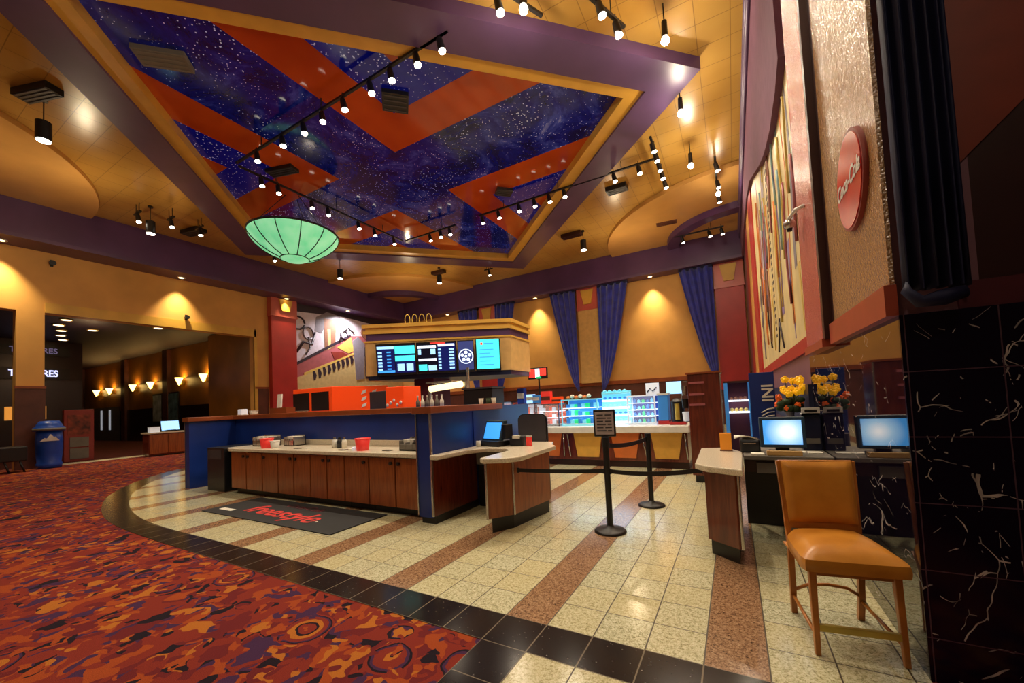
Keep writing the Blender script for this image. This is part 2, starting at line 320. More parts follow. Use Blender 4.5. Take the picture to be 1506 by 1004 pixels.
# ------------------------------------------------------------------ mesh builder
class B:
    def __init__(s): s.v = []; s.f = []; s.m = []; s.sm = []
    def add(s, vs, fs, mi=0, smooth=False):
        o = len(s.v); s.v += [tuple(v) for v in vs]; s.f += [tuple(i + o for i in f) for f in fs]; s.m += [mi] * len(fs); s.sm += [smooth] * len(fs); return s
    def box(s, x0, y0, z0, x1, y1, z1, mi=0):
        x0, x1 = sorted((x0, x1)); y0, y1 = sorted((y0, y1)); z0, z1 = sorted((z0, z1))
        return s.add([(x0,y0,z0),(x1,y0,z0),(x1,y1,z0),(x0,y1,z0),(x0,y0,z1),(x1,y0,z1),(x1,y1,z1),(x0,y1,z1)],
                     [(3,2,1,0),(4,5,6,7),(0,1,5,4),(1,2,6,5),(2,3,7,6),(3,0,4,7)], mi)
    def hexa(s, b4, t4, mi=0):
        return s.add(list(b4) + list(t4), [(3,2,1,0),(4,5,6,7),(0,1,5,4),(1,2,6,5),(2,3,7,6),(3,0,4,7)], mi)
    def prism(s, poly, z0, z1, mi=0):
        n = len(poly)
        return s.add([(x,y,z0) for x,y in poly] + [(x,y,z1) for x,y in poly], [tuple(range(n-1,-1,-1)), tuple(range(n,2*n))] + [(i,(i+1)%n,(i+1)%n+n,i+n) for i in range(n)], mi)
    def wall(s, pts, axis, a, t, mi=0):
        """polygon given in (h, z) on plane axis=a, thickness t"""
        n = len(pts)
        def P(h, z, d): return (d, h, z) if axis == 'x' else (h, d, z)
        return s.add([P(h,z,a) for h,z in pts] + [P(h,z,a+t) for h,z in pts], [tuple(range(n-1,-1,-1)), tuple(range(n,2*n))] + [(i,(i+1)%n,(i+1)%n+n,i+n) for i in range(n)], mi)
    def cyl(s, p0, p1, r0, r1=None, seg=16, mi=0, smooth=True):
        r1 = r0 if r1 is None else r1
        p0, p1 = Vector(p0), Vector(p1); d = (p1 - p0).normalized()
        a = d.orthogonal().normalized(); b = d.cross(a)
        vs = [p0 + (a*math.cos(2*PI*i/seg) + b*math.sin(2*PI*i/seg))*r0 for i in range(seg)] + [p1 + (a*math.cos(2*PI*i/seg) + b*math.sin(2*PI*i/seg))*r1 for i in range(seg)]
        s.add(vs, [(i,(i+1)%seg,(i+1)%seg+seg,i+seg) for i in range(seg)], mi, smooth)
        return s.add(vs, [tuple(range(seg-1,-1,-1)), tuple(range(seg,2*seg))], mi)
    def lathe(s, prof, c=(0,0,0), seg=24, mi=0):
        vs = []
        for r, z in prof: vs += [(c[0]+r*math.cos(2*PI*i/seg), c[1]+r*math.sin(2*PI*i/seg), c[2]+z) for i in range(seg)]
        fs = [(k*seg+i, k*seg+(i+1)%seg, (k+1)*seg+(i+1)%seg, (k+1)*seg+i) for k in range(len(prof)-1) for i in range(seg)]
        return s.add(vs, fs, mi, True)
    def tube(s, path, r, seg=8, mi=0):
        P = [Vector(p) for p in path]; vs = []; n = len(P)
        for k, p in enumerate(P):
            d = (P[min(k+1,n-1)] - P[max(k-1,0)]).normalized(); a = d.cross(Vector((0.13,0.21,1))).normalized(); b = d.cross(a)
            rr = r[k] if isinstance(r, (list, tuple)) else r
            vs += [p + (a*math.cos(2*PI*i/seg) + b*math.sin(2*PI*i/seg))*rr for i in range(seg)]
        fs = [(k*seg+i, k*seg+(i+1)%seg, (k+1)*seg+(i+1)%seg, (k+1)*seg+i) for k in range(n-1) for i in range(seg)] + [tuple(range(seg-1,-1,-1)), tuple(range((n-1)*seg, n*seg))]
        return s.add(vs, fs, mi, True)
    def blob(s, c, r, sq=(1,1,1), seg=10, mi=0):
        prof = [(math.sin(PI*i/6)*r, -math.cos(PI*i/6)*r) for i in range(7)]
        vs = []; 
        for rr, z in prof: vs += [(c[0]+max(rr,1e-4)*sq[0]*math.cos(2*PI*i/seg), c[1]+max(rr,1e-4)*sq[1]*math.sin(2*PI*i/seg), c[2]+z*sq[2]) for i in range(seg)]
        fs = [(k*seg+i, k*seg+(i+1)%seg, (k+1)*seg+(i+1)%seg, (k+1)*seg+i) for k in range(6) for i in range(seg)]
        return s.add(vs, fs, mi, True)
    def grid(s, fn, nu, nv, mi=0, smooth=True):
        vs = [fn(i/nu, j/nv) for j in range(nv+1) for i in range(nu+1)]
        return s.add(vs, [(j*(nu+1)+i, j*(nu+1)+i+1, (j+1)*(nu+1)+i+1, (j+1)*(nu+1)+i) for j in range(nv) for i in range(nu)], mi, smooth)
    def build(s, name, mats, parent=None, bevel=0, solid=0, subsurf=0, world=False):
        off = Vector(parent_loc(parent)) if (parent and world) else Vector((0,0,0))
        me = bpy.data.meshes.new(name); me.from_pydata([tuple(Vector(v)-off) for v in s.v], [], s.f)
        if not isinstance(mats, (list, tuple)): mats = [mats]
        for m in mats: me.materials.append(M[m] if isinstance(m, str) else m)
        for i, p in enumerate(me.polygons): p.material_index = s.m[i]; p.use_smooth = s.sm[i]
        me.update(); bm = bmesh.new(); bm.from_mesh(me); bmesh.ops.recalc_face_normals(bm, faces=bm.faces[:]) if not solid else None; bm.to_mesh(me); bm.free()
        o = bpy.data.objects.new(name, me); COL.objects.link(o)
        if parent: o.parent = parent
        if solid: md = o.modifiers.new('solid', 'SOLIDIFY'); md.thickness = solid
        if bevel: md = o.modifiers.new('bevel', 'BEVEL'); md.width = bevel; md.segments = 2; md.limit_method = 'ANGLE'; md.angle_limit = R(50)
        if subsurf: md = o.modifiers.new('sub', 'SUBSURF'); md.levels = subsurf; md.render_levels = subsurf
        return o
def parent_loc(o):
    v = Vector((0,0,0))
    while o: v += o.location; o = o.parent
    return v
def tag(o, label, cat, group=None):
    o['label'] = label; o['category'] = cat
    if group: o['group'] = group
    return o
def thing(name, label, cat, loc=(0,0,0), rz=0, group=None):
    o = bpy.data.objects.new(name, None); o.empty_display_size = .1; COL.objects.link(o); o.location = loc; o.rotation_euler = (0,0,rz)
    return tag(o, label, cat, group)
def struct(o): o['kind'] = 'structure'; return o
def dup(root, loc, rz=None, label=None, group=None):
    r = root.copy(); COL.objects.link(r); r.location = loc
    if rz is not None: r.rotation_euler = (0,0,rz)
    if label: r['label'] = label
    if group: r['group'] = group
    for ch in list(root.children):
        c = ch.copy(); COL.objects.link(c); c.parent = r
        for g in list(ch.children):
            d = g.copy(); COL.objects.link(d); d.parent = c
    return r
def text(s, name, mat, size, mtx, parent=None, extrude=.002, shear=0, sx=1, bold=0, world=True):
    cu = bpy.data.curves.new(name, 'FONT'); cu.body = s; cu.size = size; cu.extrude = extrude; cu.align_x = 'CENTER'; cu.align_y = 'CENTER'; cu.shear = shear; cu.offset = bold
    o = bpy.data.objects.new(name, cu); COL.objects.link(o)
    dg = bpy.context.evaluated_depsgraph_get(); me = bpy.data.meshes.new_from_object(o.evaluated_get(dg)); me.name = name
    bpy.data.objects.remove(o); bpy.data.curves.remove(cu)
    off = Matrix.Translation(-parent_loc(parent)) if (parent and world) else Matrix()
    me.transform(off @ mtx @ Matrix.Diagonal((sx,1,1,1))); me.materials.clear(); me.materials.append(M[mat])
    o = bpy.data.objects.new(name, me); COL.objects.link(o)
    if parent: o.parent = parent
    return o
def face(origin, xdir, ydir):
    x = Vector(xdir).normalized(); y = Vector(ydir).normalized(); z = x.cross(y)
    m = Matrix((x, y, z)).transposed().to_4x4(); m.translation = Vector(origin); return m

# ------------------------------------------------------------------ camera
FPX = 582.44; PCY = 567.29
pit, rol, yaw = R(2.425), R(-2.644), R(-29.172)
fw = Vector((math.sin(yaw)*math.cos(pit), math.cos(yaw)*math.cos(pit), math.sin(pit)))
r0 = Vector((math.cos(yaw), -math.sin(yaw), 0)); u0 = r0.cross(fw)
Rt = math.cos(rol)*r0 + math.sin(rol)*u0; Up = math.cos(rol)*u0 - math.sin(rol)*r0
cam = bpy.data.cameras.new('camera'); co = bpy.data.objects.new('camera', cam); COL.objects.link(co)
cam.sensor_fit = 'HORIZONTAL'; cam.sensor_width = 36; cam.lens = FPX/1506*36; cam.shift_y = (PCY-502)/1506
cam.clip_start = .05; cam.clip_end = 200
mw = Matrix((Rt, Up, -fw)).transposed().to_4x4(); mw.translation = Vector((1.4484, -2.3671, 1.4490)); co.matrix_world = mw
S.camera = co

H = 8.7
XR, XL, YB = 2.2, -18.9, 18.3       # right wall, left wall, back wall
XLf, YBf, ZBb = -17.8, 17.5, 7.35   # fascia planes and soffit height

# ------------------------------------------------------------------ floor
inner = [(2.2, 0), (-3.6, 0), (-5, 0.0), (-6.1, .06), (-7.2, .25), (-8.4, .6), (-9.5, 1.05), (-11, 2.0), (-12.2, 3.2), (-13, 5), (-13.4, 8)]
outer = [(0, -T), (-3.6, -.305), (-5, -.29), (-6.2, -.23), (-7.3, -.06), (-8.6, .3), (-9.75, .78), (-11.3, 1.75), (-12.5, 3.0), (-13.35, 4.9), (-13.75, 8)]
def smooth(pts, k=5):
    out = []
    n = len(pts)
    for i in range(n-1):
        p0, p1, p2, p3 = pts[max(i-1,0)], pts[i], pts[i+1], pts[min(i+2,n-1)]
        for j in range(k):
            t = j/k
            out.append(tuple(.5*((2*p1[a]) + (-p0[a]+p2[a])*t + (2*p0[a]-5*p1[a]+4*p2[a]-p3[a])*t*t + (-p0[a]+3*p1[a]-3*p2[a]+p3[a])*t**3) for a in (0,1)))
    return out + [pts[-1]]
inn = [inner[0]] + smooth(inner[1:]); out = [outer[0]] + smooth(outer[1:])
b = B(); b.box(-19.2, -12, -.2, 6, 18.4, 0); o = struct(b.build('floor', 'carpet'))
b = B(); poly = inn + [(-13.4, 18.3), (2.2, 18.3)]
b.prism(poly, 0.0005, .004); struct(b.build('floor_tile_field', 'tile'))
b = B(); n = len(inn)
for i in range(1, n-1):
    a0, a1 = inn[i], inn[i+1]; c0, c1 = out[i], out[i+1]
    b.prism([c0, c1, a1, a0], .0006, .005)
b.prism([(0, -T), (-3.6, -.305), (-3.6, 0), (2.2, 0), (2.2, -T)], .0006, .005)
b.prism([(0, -6), (T, -6), (T, -T), (0, -T)], .0006, .005)
struct(b.build('floor_granite_border', 'granite'))
b = B(); b.prism([(T, -6), (2.2, -6), (2.2, -T), (T, -T)], .0006, .0045); struct(b.build('floor_tile_entry', 'tile'))
b = B(); b.box(-46, -12, -.2, -19.2, 9.2, 0); struct(b.build('floor_hall', 'hall_carpet'))
b = B(); b.box(-19.9, 1.7, 0, -19.1, 12, .006); struct(b.build('floor_threshold', 'counter'))

# ------------------------------------------------------------------ walls
b = B()
b.box(XL-.4, 8.35, 0, XL, 18.7, H+.3); b.box(XL-.4, -12, 5.25, XL, 8.35, H+.3); b.box(XL-.4, .98, 0, XL, 1.6, 5.25)
b.box(XL-.4, -12, 0, XL, -1.6, 5.25)
struct(b.build('wall_left', 'tanwall'))
b = B(); b.box(XL, .96, 0, XL+.03, 1.62, 2.65); b.box(XL, 8.4, 0, XL+.03, 9.0, 2.7); struct(b.build('wall_left_wainscot', 'wainscot'))
b = B(); b.box(XL, .95, 2.65, XL+.06, 1.63, 2.74); b.box(XL, 8.36, 2.7, XL+.06, 9.0, 2.8); struct(b.build('trim_9', 'ledge'))
b = B(); b.box(XL-.05, 1.6, 5.25, XL+.05, 8.45, 5.6); b.box(XL-.05, 8.35, 0, XL+.05, 8.48, 5.6); struct(b.build('trim_10', 'gold'))
b = B(); b.box(XL-.4, YB, 0, XR+.4, YB+.3, H+.3); struct(b.build('wall_back', 'tanwall'))
b = B(); b.box(XL, YB-.06, 0, XR, YB, 2.15); struct(b.build('wall_back_wainscot', 'wainscot'))
b = B(); b.box(XL, YB-.16, 2.15, XR, YB, 2.34); struct(b.build('trim_1', 'ledge'))
# soffits and fascia bands
b = B(); b.box(XL, -12, ZBb, XLf, YB, H); struct(b.build('trim_2', 'purple_dark'))
b = B(); b.box(XLf, YBf, ZBb, XR, YB, H); struct(b.build('trim_3', 'purple_dark'))
b = B(); b.box(XLf-.04, -12, ZBb-.02, XLf+.05, YBf, ZBb+.1); b.box(XLf, YBf-.05, ZBb-.02, XR, YBf+.04, ZBb+.1); struct(b.build('trim_4', 'purple'))

# ceiling: gold plane with a diamond hole
Rout, Rmid, Rin = 9.0, 7.85, 7.35
b = B(); x0, x1, y0, y1 = -19.2, 6, -12, 18.6
D = [(CX+Rout, CY), (CX, CY+Rout), (CX-Rout, CY), (CX, CY-Rout)]
C4 = [(x1, y0), (x1, y1), (x0, y1), (x0, y0)]
z = H
def tri_prism(pl): b.prism(pl, H, H+.1)
tri_prism([D[0], (x1, CY), (x1, y1), (CX, y1), D[1]])
tri_prism([D[1], (CX, y1), (x0, y1), (x0, CY), D[2]])
tri_prism([D[2], (x0, CY), (x0, y0), (CX, y0), D[3]])
tri_prism([D[3], (CX, y0), (x1, y0), (x1, CY), D[0]])
struct(b.build('ceiling', 'gold_ceiling'))
def ring(r0, r1, z0, z1):
    b = B(); P = lambda r: [(CX+r, CY), (CX, CY+r), (CX-r, CY), (CX, CY-r)]
    a, c = P(r0), P(r1)
    for i in range(4): j = (i+1) % 4; b.prism([a[i], c[i], c[j], a[j]], z0, z1)
    return b
struct(ring(Rmid, Rout, H-.28, H+.35).build('trim_5', 'purple'))
struct(ring(Rin, Rmid+.05, H-.22, H+.12).build('trim_6', 'gold_lip'))
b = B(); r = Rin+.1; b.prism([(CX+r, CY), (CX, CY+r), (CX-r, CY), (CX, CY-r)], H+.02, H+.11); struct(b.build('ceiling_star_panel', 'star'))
# corner discs
def disc(cx, cy, rr, a0, a1, z0, z1, name, mat, r_in=0):
    b = B(); n = 40
    A = [(cx+rr*math.cos(a0+(a1-a0)*i/n), cy+rr*math.sin(a0+(a1-a0)*i/n)) for i in range(n+1)]
    if r_in == 0:
        b.prism([(cx, cy)] + A, z0, z1)
    else:
        I = [(cx+r_in*math.cos(a0+(a1-a0)*i/n), cy+r_in*math.sin(a0+(a1-a0)*i/n)) for i in range(n+1)]
        for i in range(n): b.prism([A[i], A[i+1], I[i+1], I[i]], z0, z1)
    return struct(b.build(name, mat))
disc(XR, YBf, 5.7, PI, 1.5*PI, H-.14, H, 'ceiling_disc', 'disc')
disc(XR, YBf, 3.05, PI, 1.5*PI, H-.4, H-.14, 'trim_7', 'purple_dark', 2.55)
disc(XLf, YBf, 5.75, 1.5*PI, 2*PI, H-.14, H, 'ceiling_disc', 'disc')
disc(XLf, YBf, 3.05, 1.5*PI, 2*PI, H-.4, H-.14, 'trim_8', 'purple_dark', 2.55)
disc(XLf, -3.4, 5.85, 0, .5*PI, H-.14, H, 'ceiling_disc', 'disc')

# right wall
b = B(); b.box(XR, .35, 0, XR+.3, 3.05, 1.8); struct(b.build('wall_right_marble', 'marble'))
b = B(); b.box(XR+.0, .335, 0, 4.5, .349, 1.8); b.box(XR+.302, .349, 0, 4.5, .6, 1.8); struct(b.build('wall_right_marble_front', 'marble_front'))
b = B(); b.box(XR, .36, 1.8, XR+.3, 18.6, H+.2); b.box(XR, 3.05, 0, XR+.3, 18.6, 1.8); struct(b.build('wall_right', 'mauve'))
b = B(); b.box(XR+.3, .36, 1.8, 4.5, .6, H+.2); struct(b.build('wall_right_upper_front', 'brown_dark'))
b = B(); b.wall([(2.46, 2.5), (3.1, 3.15), (3.1, 8.6), (2.46, 8.6)], 'y', .35, .01); struct(b.build('trim_19', 'upper_red'))
b = B(); b.box(2.42, .345, 1.8, 3.1, .36, 1.93); struct(b.build('trim_20', 'maroon'))
b = B(); b.box(XR+.9, -12, 0, XR+1.1, .36, H+.2); struct(b.build('wall_right_near', 'brown_dark'))
b = B(); b.box(XR-.02, .35, 1.96, XR, 1.62, H); struct(b.build('wall_right_panel', 'glitter'))
b = B(); b.box(XR-.05, .33, 1.80, XR, 1.66, 1.96); struct(b.build('trim_11', 'salmon_trim'))
b = B(); b.box(XR-.075, 1.70, 1.85, XR, 1.775, H); b.box(XR-.02, 1.62, 1.96, XR, 1.70, H); b.box(XR-.06, 1.60, 0, XR+.0, 1.72, 1.8) if 0 else None; struct(b.build('trim_12', 'brown_dark'))  # dark strip laid over the pilaster's near side to darken it
b = B(); b.box(XR-.07, 1.76, 1.85, XR, 2.62, H); struct(b.build('pilaster', 'salmon_glit')); 
b = B(); b.box(XR-.09, 1.74, 1.79, XR, 2.64, 1.86); struct(b.build('trim_13', 'salmon_trim'))
b = B(); b.box(XR-.03, 2.62, 1.86, XR, 10.2, 2.02); b.box(XR-.05, 10.1, 1.86, XR, 11.6, 8.0); b.box(XR-.03, 13.6, 1.6, XR, 15.4, 8.0); struct(b.build('trim_14', 'red_pil'))
b = B(); b.box(XR-.04, 12.0, 1.6, XR, 13.4, 8.0); struct(b.build('trim_15', 'tanwall'))
b = B(); b.box(XR-.04, 3.0, 1.0, XR, 9.5, 1.5); struct(b.build('wall_right_navy_board', 'navy_dark'))
arch = [(3.05, H), (3.0, 6.6), (2.98, 5.7), (2.96, 5.2), (3.4, 5.1), (4.2, 5.1), (5.2, 5.3), (6.2, 5.62), (7.6, 6.15), (9.2, 6.75), (11, 7.1), (14, 7.3), (17.5, 7.35), (17.5, H)]
b = B(); b.wall(arch, 'x', XR-.09, .09); struct(b.build('trim_16', 'mauve_matte'))
b = B(); b.box(XR-.14, -12, H-.12, XR+.02, 17.5, H); b.cyl((XR-.12, -12, H-.28), (XR-.12, 17.5, H-.28), .07); b.cyl((XR-.12, -12, H-.5), (XR-.12, 17.5, H-.5), .045); struct(b.build('trim_17', 'purple'))
# pilasters on the back and left walls
def pilaster_y(xc, w, yface, z0, low, name='pilaster'):
    b = B(); b.box(xc-w/2, yface-.35, z0, xc+w/2, yface, 6.35, 0)
    b.box(xc-w/2-.06, yface-.4, 6.2, xc+w/2+.06, yface, 6.32, 1); b.box(xc-w/2-.02, yface-.38, 6.32, xc+w/2+.02, yface, ZBb, 1)
    b.hexa([(xc-.2, yface-.46, 6.5), (xc+.2, yface-.46, 6.5), (xc+.2, yface-.3, 6.5), (xc-.2, yface-.3, 6.5)], [(xc-.34, yface-.46, 7.25), (xc+.34, yface-.46, 7.25), (xc+.34, yface-.3, 7.25), (xc-.34, yface-.3, 7.25)], 2)
    return struct(b.build(name, [low, 'salmon', 'gold']))
pilaster_y(1.55, 1.15, YB, 1.6, 'red_pil')
pilaster_y(-5.05, 1.15, YB, 2.3, 'tan_box')
pilaster_y(-11.4, 1.15, YB, 1.6, 'red_pil')
b = B(); b.box(XL, 9.05, 1.5, XL+.3, 10.35, 6.5, 0); b.box(XL, 9.0, 6.4, XL+.36, 10.4, 6.52, 1); b.box(XL, 9.02, 6.52, XL+.34, 10.38, ZBb, 1)
b.hexa([(XL+.3, 9.55, 6.7), (XL+.42, 9.55, 6.7), (XL+.42, 9.95, 6.7), (XL+.3, 9.95, 6.7)], [(XL+.3, 9.4, 7.3), (XL+.42, 9.4, 7.3), (XL+.42, 10.1, 7.3), (XL+.3, 10.1, 7.3)], 2)
b.box(XL, 9.05, 0, XL+.3, 10.35, 1.5, 0); struct(b.build('pilaster', ['red_pil', 'salmon', 'gold']))

# ------------------------------------------------------------------ hall beyond the opening
b = B(); b.box(-46, -12, 0, -45.7, 9.3, 9); struct(b.build('wall_hall_end', 'maroon'))
b = B(); b.box(-45.7, 9.05, 0, -23.5, 9.3, 5.9, 0); b.box(-23.5, 8.4, 0, -19.25, 9.3, 5.9, 0)
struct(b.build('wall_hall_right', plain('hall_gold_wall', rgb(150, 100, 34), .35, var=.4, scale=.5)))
b = B()
for x in (-24.2, -30.2, -37): b.box(x-.35, 8.85, 0, x+.35, 9.06, 5.9)
struct(b.build('trim_18', 'wainscot'))
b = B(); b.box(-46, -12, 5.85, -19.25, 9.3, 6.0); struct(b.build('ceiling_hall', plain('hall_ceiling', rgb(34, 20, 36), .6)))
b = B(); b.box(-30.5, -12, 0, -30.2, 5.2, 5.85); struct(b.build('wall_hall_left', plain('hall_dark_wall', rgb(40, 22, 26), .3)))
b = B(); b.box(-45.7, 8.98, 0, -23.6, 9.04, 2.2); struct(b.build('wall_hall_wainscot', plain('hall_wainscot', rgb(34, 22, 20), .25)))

# ------------------------------------------------------------------ island (concession stand)
isl = thing('concession_island', 'long navy concession island with red-brown ledge behind the drink cabinets', 'counter', (-5, 2.4, 0))
b = B(); b.box(-8.35, 2.35, 0, -1.85, 2.5, 1.36); b.build('blue_panel', 'navy', isl, world=True)
b = B(); b.box(-8.45, 1.48, 0, -8.3, 2.5, 1.36); b.build('side_wing', 'navy', isl, world=True)
b = B(); b.box(-2.07, 1.42, .08, -1.86, 3.1, 1.36); b.build('side_wing', 'navy', isl, world=True)
b = B(); b.box(-2.05, 1.44, 0, -1.83, 2.38, .10); b.build('kick_plate', 'black', isl, world=True)
b = B(); b.prism([(-8.5, 1.44), (-8.25, 1.44), (-8.25, 2.28), (-2.12, 2.28), (-2.12, 1.38), (-1.8, 1.38), (-1.8, 3.12), (-8.5, 3.12)], 1.36, 1.45); b.build('ledge', 'ledge', isl, bevel=.01, world=True)
b = B(); b.box(-2.085, 1.405, .1, -2.07, 1.42, 1.36); b.box(-1.86, 1.405, .1, -1.835, 1.43, 1.36); b.box(-8.46, 1.465, 0, -8.45, 1.48, 1.36); b.build('edge_strip', 'chrome', isl, world=True)
b = B(); b.box(-1.86, 1.43, .1, -1.83, 2.36, .80); b.build('wood_panel', 'wood_dark', isl, world=True)
b = B(); b.box(-8.4, 3.12, 0, -2.1, 4.6, 1.41); b.build('back_cabinet', 'navy', isl, world=True)

# drink cabinets
gapx = [-6.84, -5.81, -5.34, -4.46, -3.65, -3.13, -2.1]
ndoor = [2, 1, 2, 2, 1, 2]
ords = ['leftmost', 'second from left', 'third from left', 'third from right', 'second from right', 'rightmost']
for k in range(6):
    x0, x1 = gapx[k], gapx[k+1]
    t = thing('base_cabinet', f'{ords[k]} cherry wood base cabinet with {"two doors" if ndoor[k]==2 else "one narrow door"} under the cream drink counter', 'cabinet', ((x0+x1)/2, 1.6, 0), 0, 'base cabinets under the drink counter')
    b = B(); b.box(x0+.004, 1.58, .12, x1-.004, 2.34, .78); b.build('carcass', 'wood_dark', t, world=True)
    b = B(); b.box(x0+.004, 1.66, 0, x1-.004, 2.3, .12); b.build('kick_plate', 'black', t, world=True)
    w = (x1-x0)/ndoor[k]
    for j in range(ndoor[k]):
        a = x0+w*j
        b = B(); b.box(a+.012, 1.555, .11, a+w-.012, 1.58, .77); d = b.build('door', 'wood', t, bevel=.004, world=True)
        kx = (a+w-.07 if j == 0 else a+.07) if ndoor[k] == 2 else (a+.07 if k == 1 else a+w-.09)
        b = B(); b.cyl((kx, 1.555, .70), (kx, 1.53, .70), .022, .026); b.build('knob', 'black', d, world=True)
t = thing('drink_counter', 'long cream drink counter top with low backsplash on the wood cabinets', 'counter', (-4.5, 1.9, .78))
b = B(); b.prism([(-7.1, 1.62), (-6.84, 1.52), (-2.08, 1.52), (-2.08, 2.34), (-7.1, 2.34)], .785, .84); b.build('worktop', 'counter', t, bevel=.008, world=True)
b = B(); b.box(-7.1, 2.31, .84, -2.08, 2.345, .93); b.build('backsplash', 'counter', t, bevel=.005, world=True)
t = thing('waste_cabinet', 'dark waste cabinet at the left end of the wood drink cabinets', 'waste bin', (-7.3, 1.9, 0))
b = B(); b.box(-7.75, 1.56, 0, -6.9-.2, 2.3, .84); b.build('body', 'black_plastic', t, bevel=.01, world=True)
b = B(); b.box(-7.72, 1.555, .62, -7.2, 1.57, .8); b.build('flap', 'dark_grey', t, world=True)

# items on the drink counter
def cup(x, y, mat, label, cat='cup', r=.06, h=.13, z=.84):
    t = thing('plastic_cup' if cat == 'cup' else 'container', label, cat, (x, y, z))
    b = B(); b.lathe([(r*.78, 0), (r*.8, .004), (r, h), (r*.93, h), (r*.72, .012), (.001, .012)], seg=20); b.build('body', mat, t)
    b = B(); b.lathe([(r*.92, h*.9), (r*.93, h), (r*1.06, h), (r*1.06, h*.93), (r*.97, h*.9)], seg=20); b.build('rim', mat, t); return t
cup(-5.95, 1.72, 'red_cup', 'red lid bin near the left end of the drink counter', 'lid holder', .11, .17)
cup(-3.46, 1.74, 'red_cup', 'red lid bin toward the right end of the drink counter', 'lid holder', .11, .18)
cup(-3.62, 1.72, 'case_white', 'small clear cup beside the right red lid bin', 'cup', .035, .05)
cup(-5.73, 1.74, 'white', 'white napkin cup beside the left red lid bin', 'cup', .08, .13)
def caddy(x, y, label, w=.5, h=.16, mat='chrome', flap=False):
    t = thing('condiment_caddy', label, 'caddy', (x, y, .84)); b = B()
    b.box(-w/2, -.12, 0, w/2, .12, .02); b.box(-w/2, .1, 0, w/2, .12, h); b.box(-w/2, -.12, 0, -w/2+.02, .12, h*.85); b.box(w/2-.02, -.12, 0, w/2, .12, h*.85); b.box(-w/2, -.12, 0, w/2, -.1, h*.55)
    for i in range(1, 4): b.box(-w/2+w*i/4-.008, -.12, 0, -w/2+w*i/4+.008, .1, h*.7)
    b.build('rack', mat, t, bevel=.003)
    b = B()
    for i in range(4): b.box(-w/2+w*(i+.5)/4-.035, -.06, .02, -w/2+w*(i+.5)/4+.035, .06, h*.9)
    b.build('napkins', 'paper', t)
    if flap:
        b = B(); b.hexa([(-.02,-.1,h),(.3,-.1,h+.12),(.3,.1,h+.12),(-.02,.1,h)], [(-.02,-.1,h+.015),(.3,-.1,h+.135),(.3,.1,h+.135),(-.02,.1,h+.015)]); b.build('open_lid', 'black', t)
    return t
caddy(-6.45, 2.0, 'wire straw caddy at the left end of the drink counter', .55, .2)
caddy(-5.75, 2.12, 'small wire caddy behind the left red lid bin', .3, .19)
caddy(-2.5, 1.9, 'wire caddy with an open black lid at the right end of the drink counter', .5, .17, 'stone_grey', True)
for i, (x, lab, mm) in enumerate([(-4.38, 'white salt shaker beside the dark pump bottle mid drink counter', 'white'), (-4.26, 'dark pump bottle standing mid drink counter', 'black_plastic'), (-4.14, 'pale shaker right of the dark pump bottle', 'paper')]):
    t = thing('shaker' if i != 1 else 'pump_bottle', lab, 'shaker' if i != 1 else 'bottle', (x, 1.95, .84))
    b = B(); b.lathe([(.001, 0), (.04, 0), (.042, .1), (.03, .13), (.012, .14), (.001, .14)], seg=14); b.build('body', mm, t)
    b = B(); b.cyl((0,0,.14), (0,0,.17), .028, .022, 12); b.build('cap', 'chrome' if i != 1 else 'black', t)
for i, (x, y) in enumerate([(-5.05, 1.74), (-4.85, 1.76), (-3.85, 1.7), (-3.75, 1.8), (-2.95, 1.75)]):
    b = B(); b.box(x-.07, y-.04, .841, x+.07, y+.04, .852); o = b.build('paper_slip', ['stone_grey', 'paper'][i % 2], bevel=.002)
    tag(o, ['first', 'second', 'third', 'fourth', 'fifth'][i] + ' small paper slip from the left lying on the drink counter', 'paper', 'paper slips on the drink counter')

# things on the ledge / back cabinet of the island
def warmer(x, y, w, d, h, label, side='hot_orange', front='hot_orange', windows=2, rz=0):
    t = thing('food_warmer', label, 'food warmer', (x, y, 1.452), rz)
    b = B(); b.box(-w/2, -d/2, 0, w/2, d/2, h); b.build('cabinet', side, t, bevel=.01)
    for i in range(windows):
        a = -w/2+.04+i*(w-.04)/windows; b = B(); b.box(a, -d/2-.012, .05, a+(w-.04)/windows-.04, -d/2+.002, h-.06); b.build('door', 'black', t)
    return t
# warmer one: windows on the left face, orange right side with lettering
def two_face_unit(p0, p1, p2, h, mats, label, cat, name, z=1.412):
    """p0-p1 left face, p1-p2 right face (plan points)"""
    t = thing(name, label, cat, (p1[0], p1[1], z)); p3 = (p0[0]+p2[0]-p1[0], p0[1]+p2[1]-p1[1])
    q = [(a-p1[0], c-p1[1]) for a, c in (p0, p1, p2, p3)]
    b = B(); b.prism(q, 0, h); b.build('housing', mats[0], t, bevel=.01); return t, q
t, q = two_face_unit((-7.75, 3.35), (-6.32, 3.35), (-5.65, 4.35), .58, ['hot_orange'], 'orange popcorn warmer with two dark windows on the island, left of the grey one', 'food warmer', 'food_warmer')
for i in range(2):
    x0 = -1.39+i*.70; b = B(); b.box(x0, -.03, .06, x0+.58, .0, .48); b.build('window', 'black', t)
n = Vector((1.0, -.67, 0)).normalized(); dr = Vector((.67, 1.0, 0)).normalized()
for k, (s_, w_) in enumerate([(.62, .10), (.83, .10)]):
    for j in range(3):
        c = dr*s_*1.05+n*.012
        b = B(); p = [c+dr*(-w_/2)+Vector((0,0,.08+j*.15)), c+dr*(w_/2)+Vector((0,0,.12+j*.15)), c+dr*(w_/2+.02)+Vector((0,0,.2+j*.15)), c+dr*(-w_/2+.03)+Vector((0,0,.16+j*.15))]
        b.hexa([v-n*.01 for v in p], [v+n*.004 for v in p]); b.build('white_mark', 'white', t)
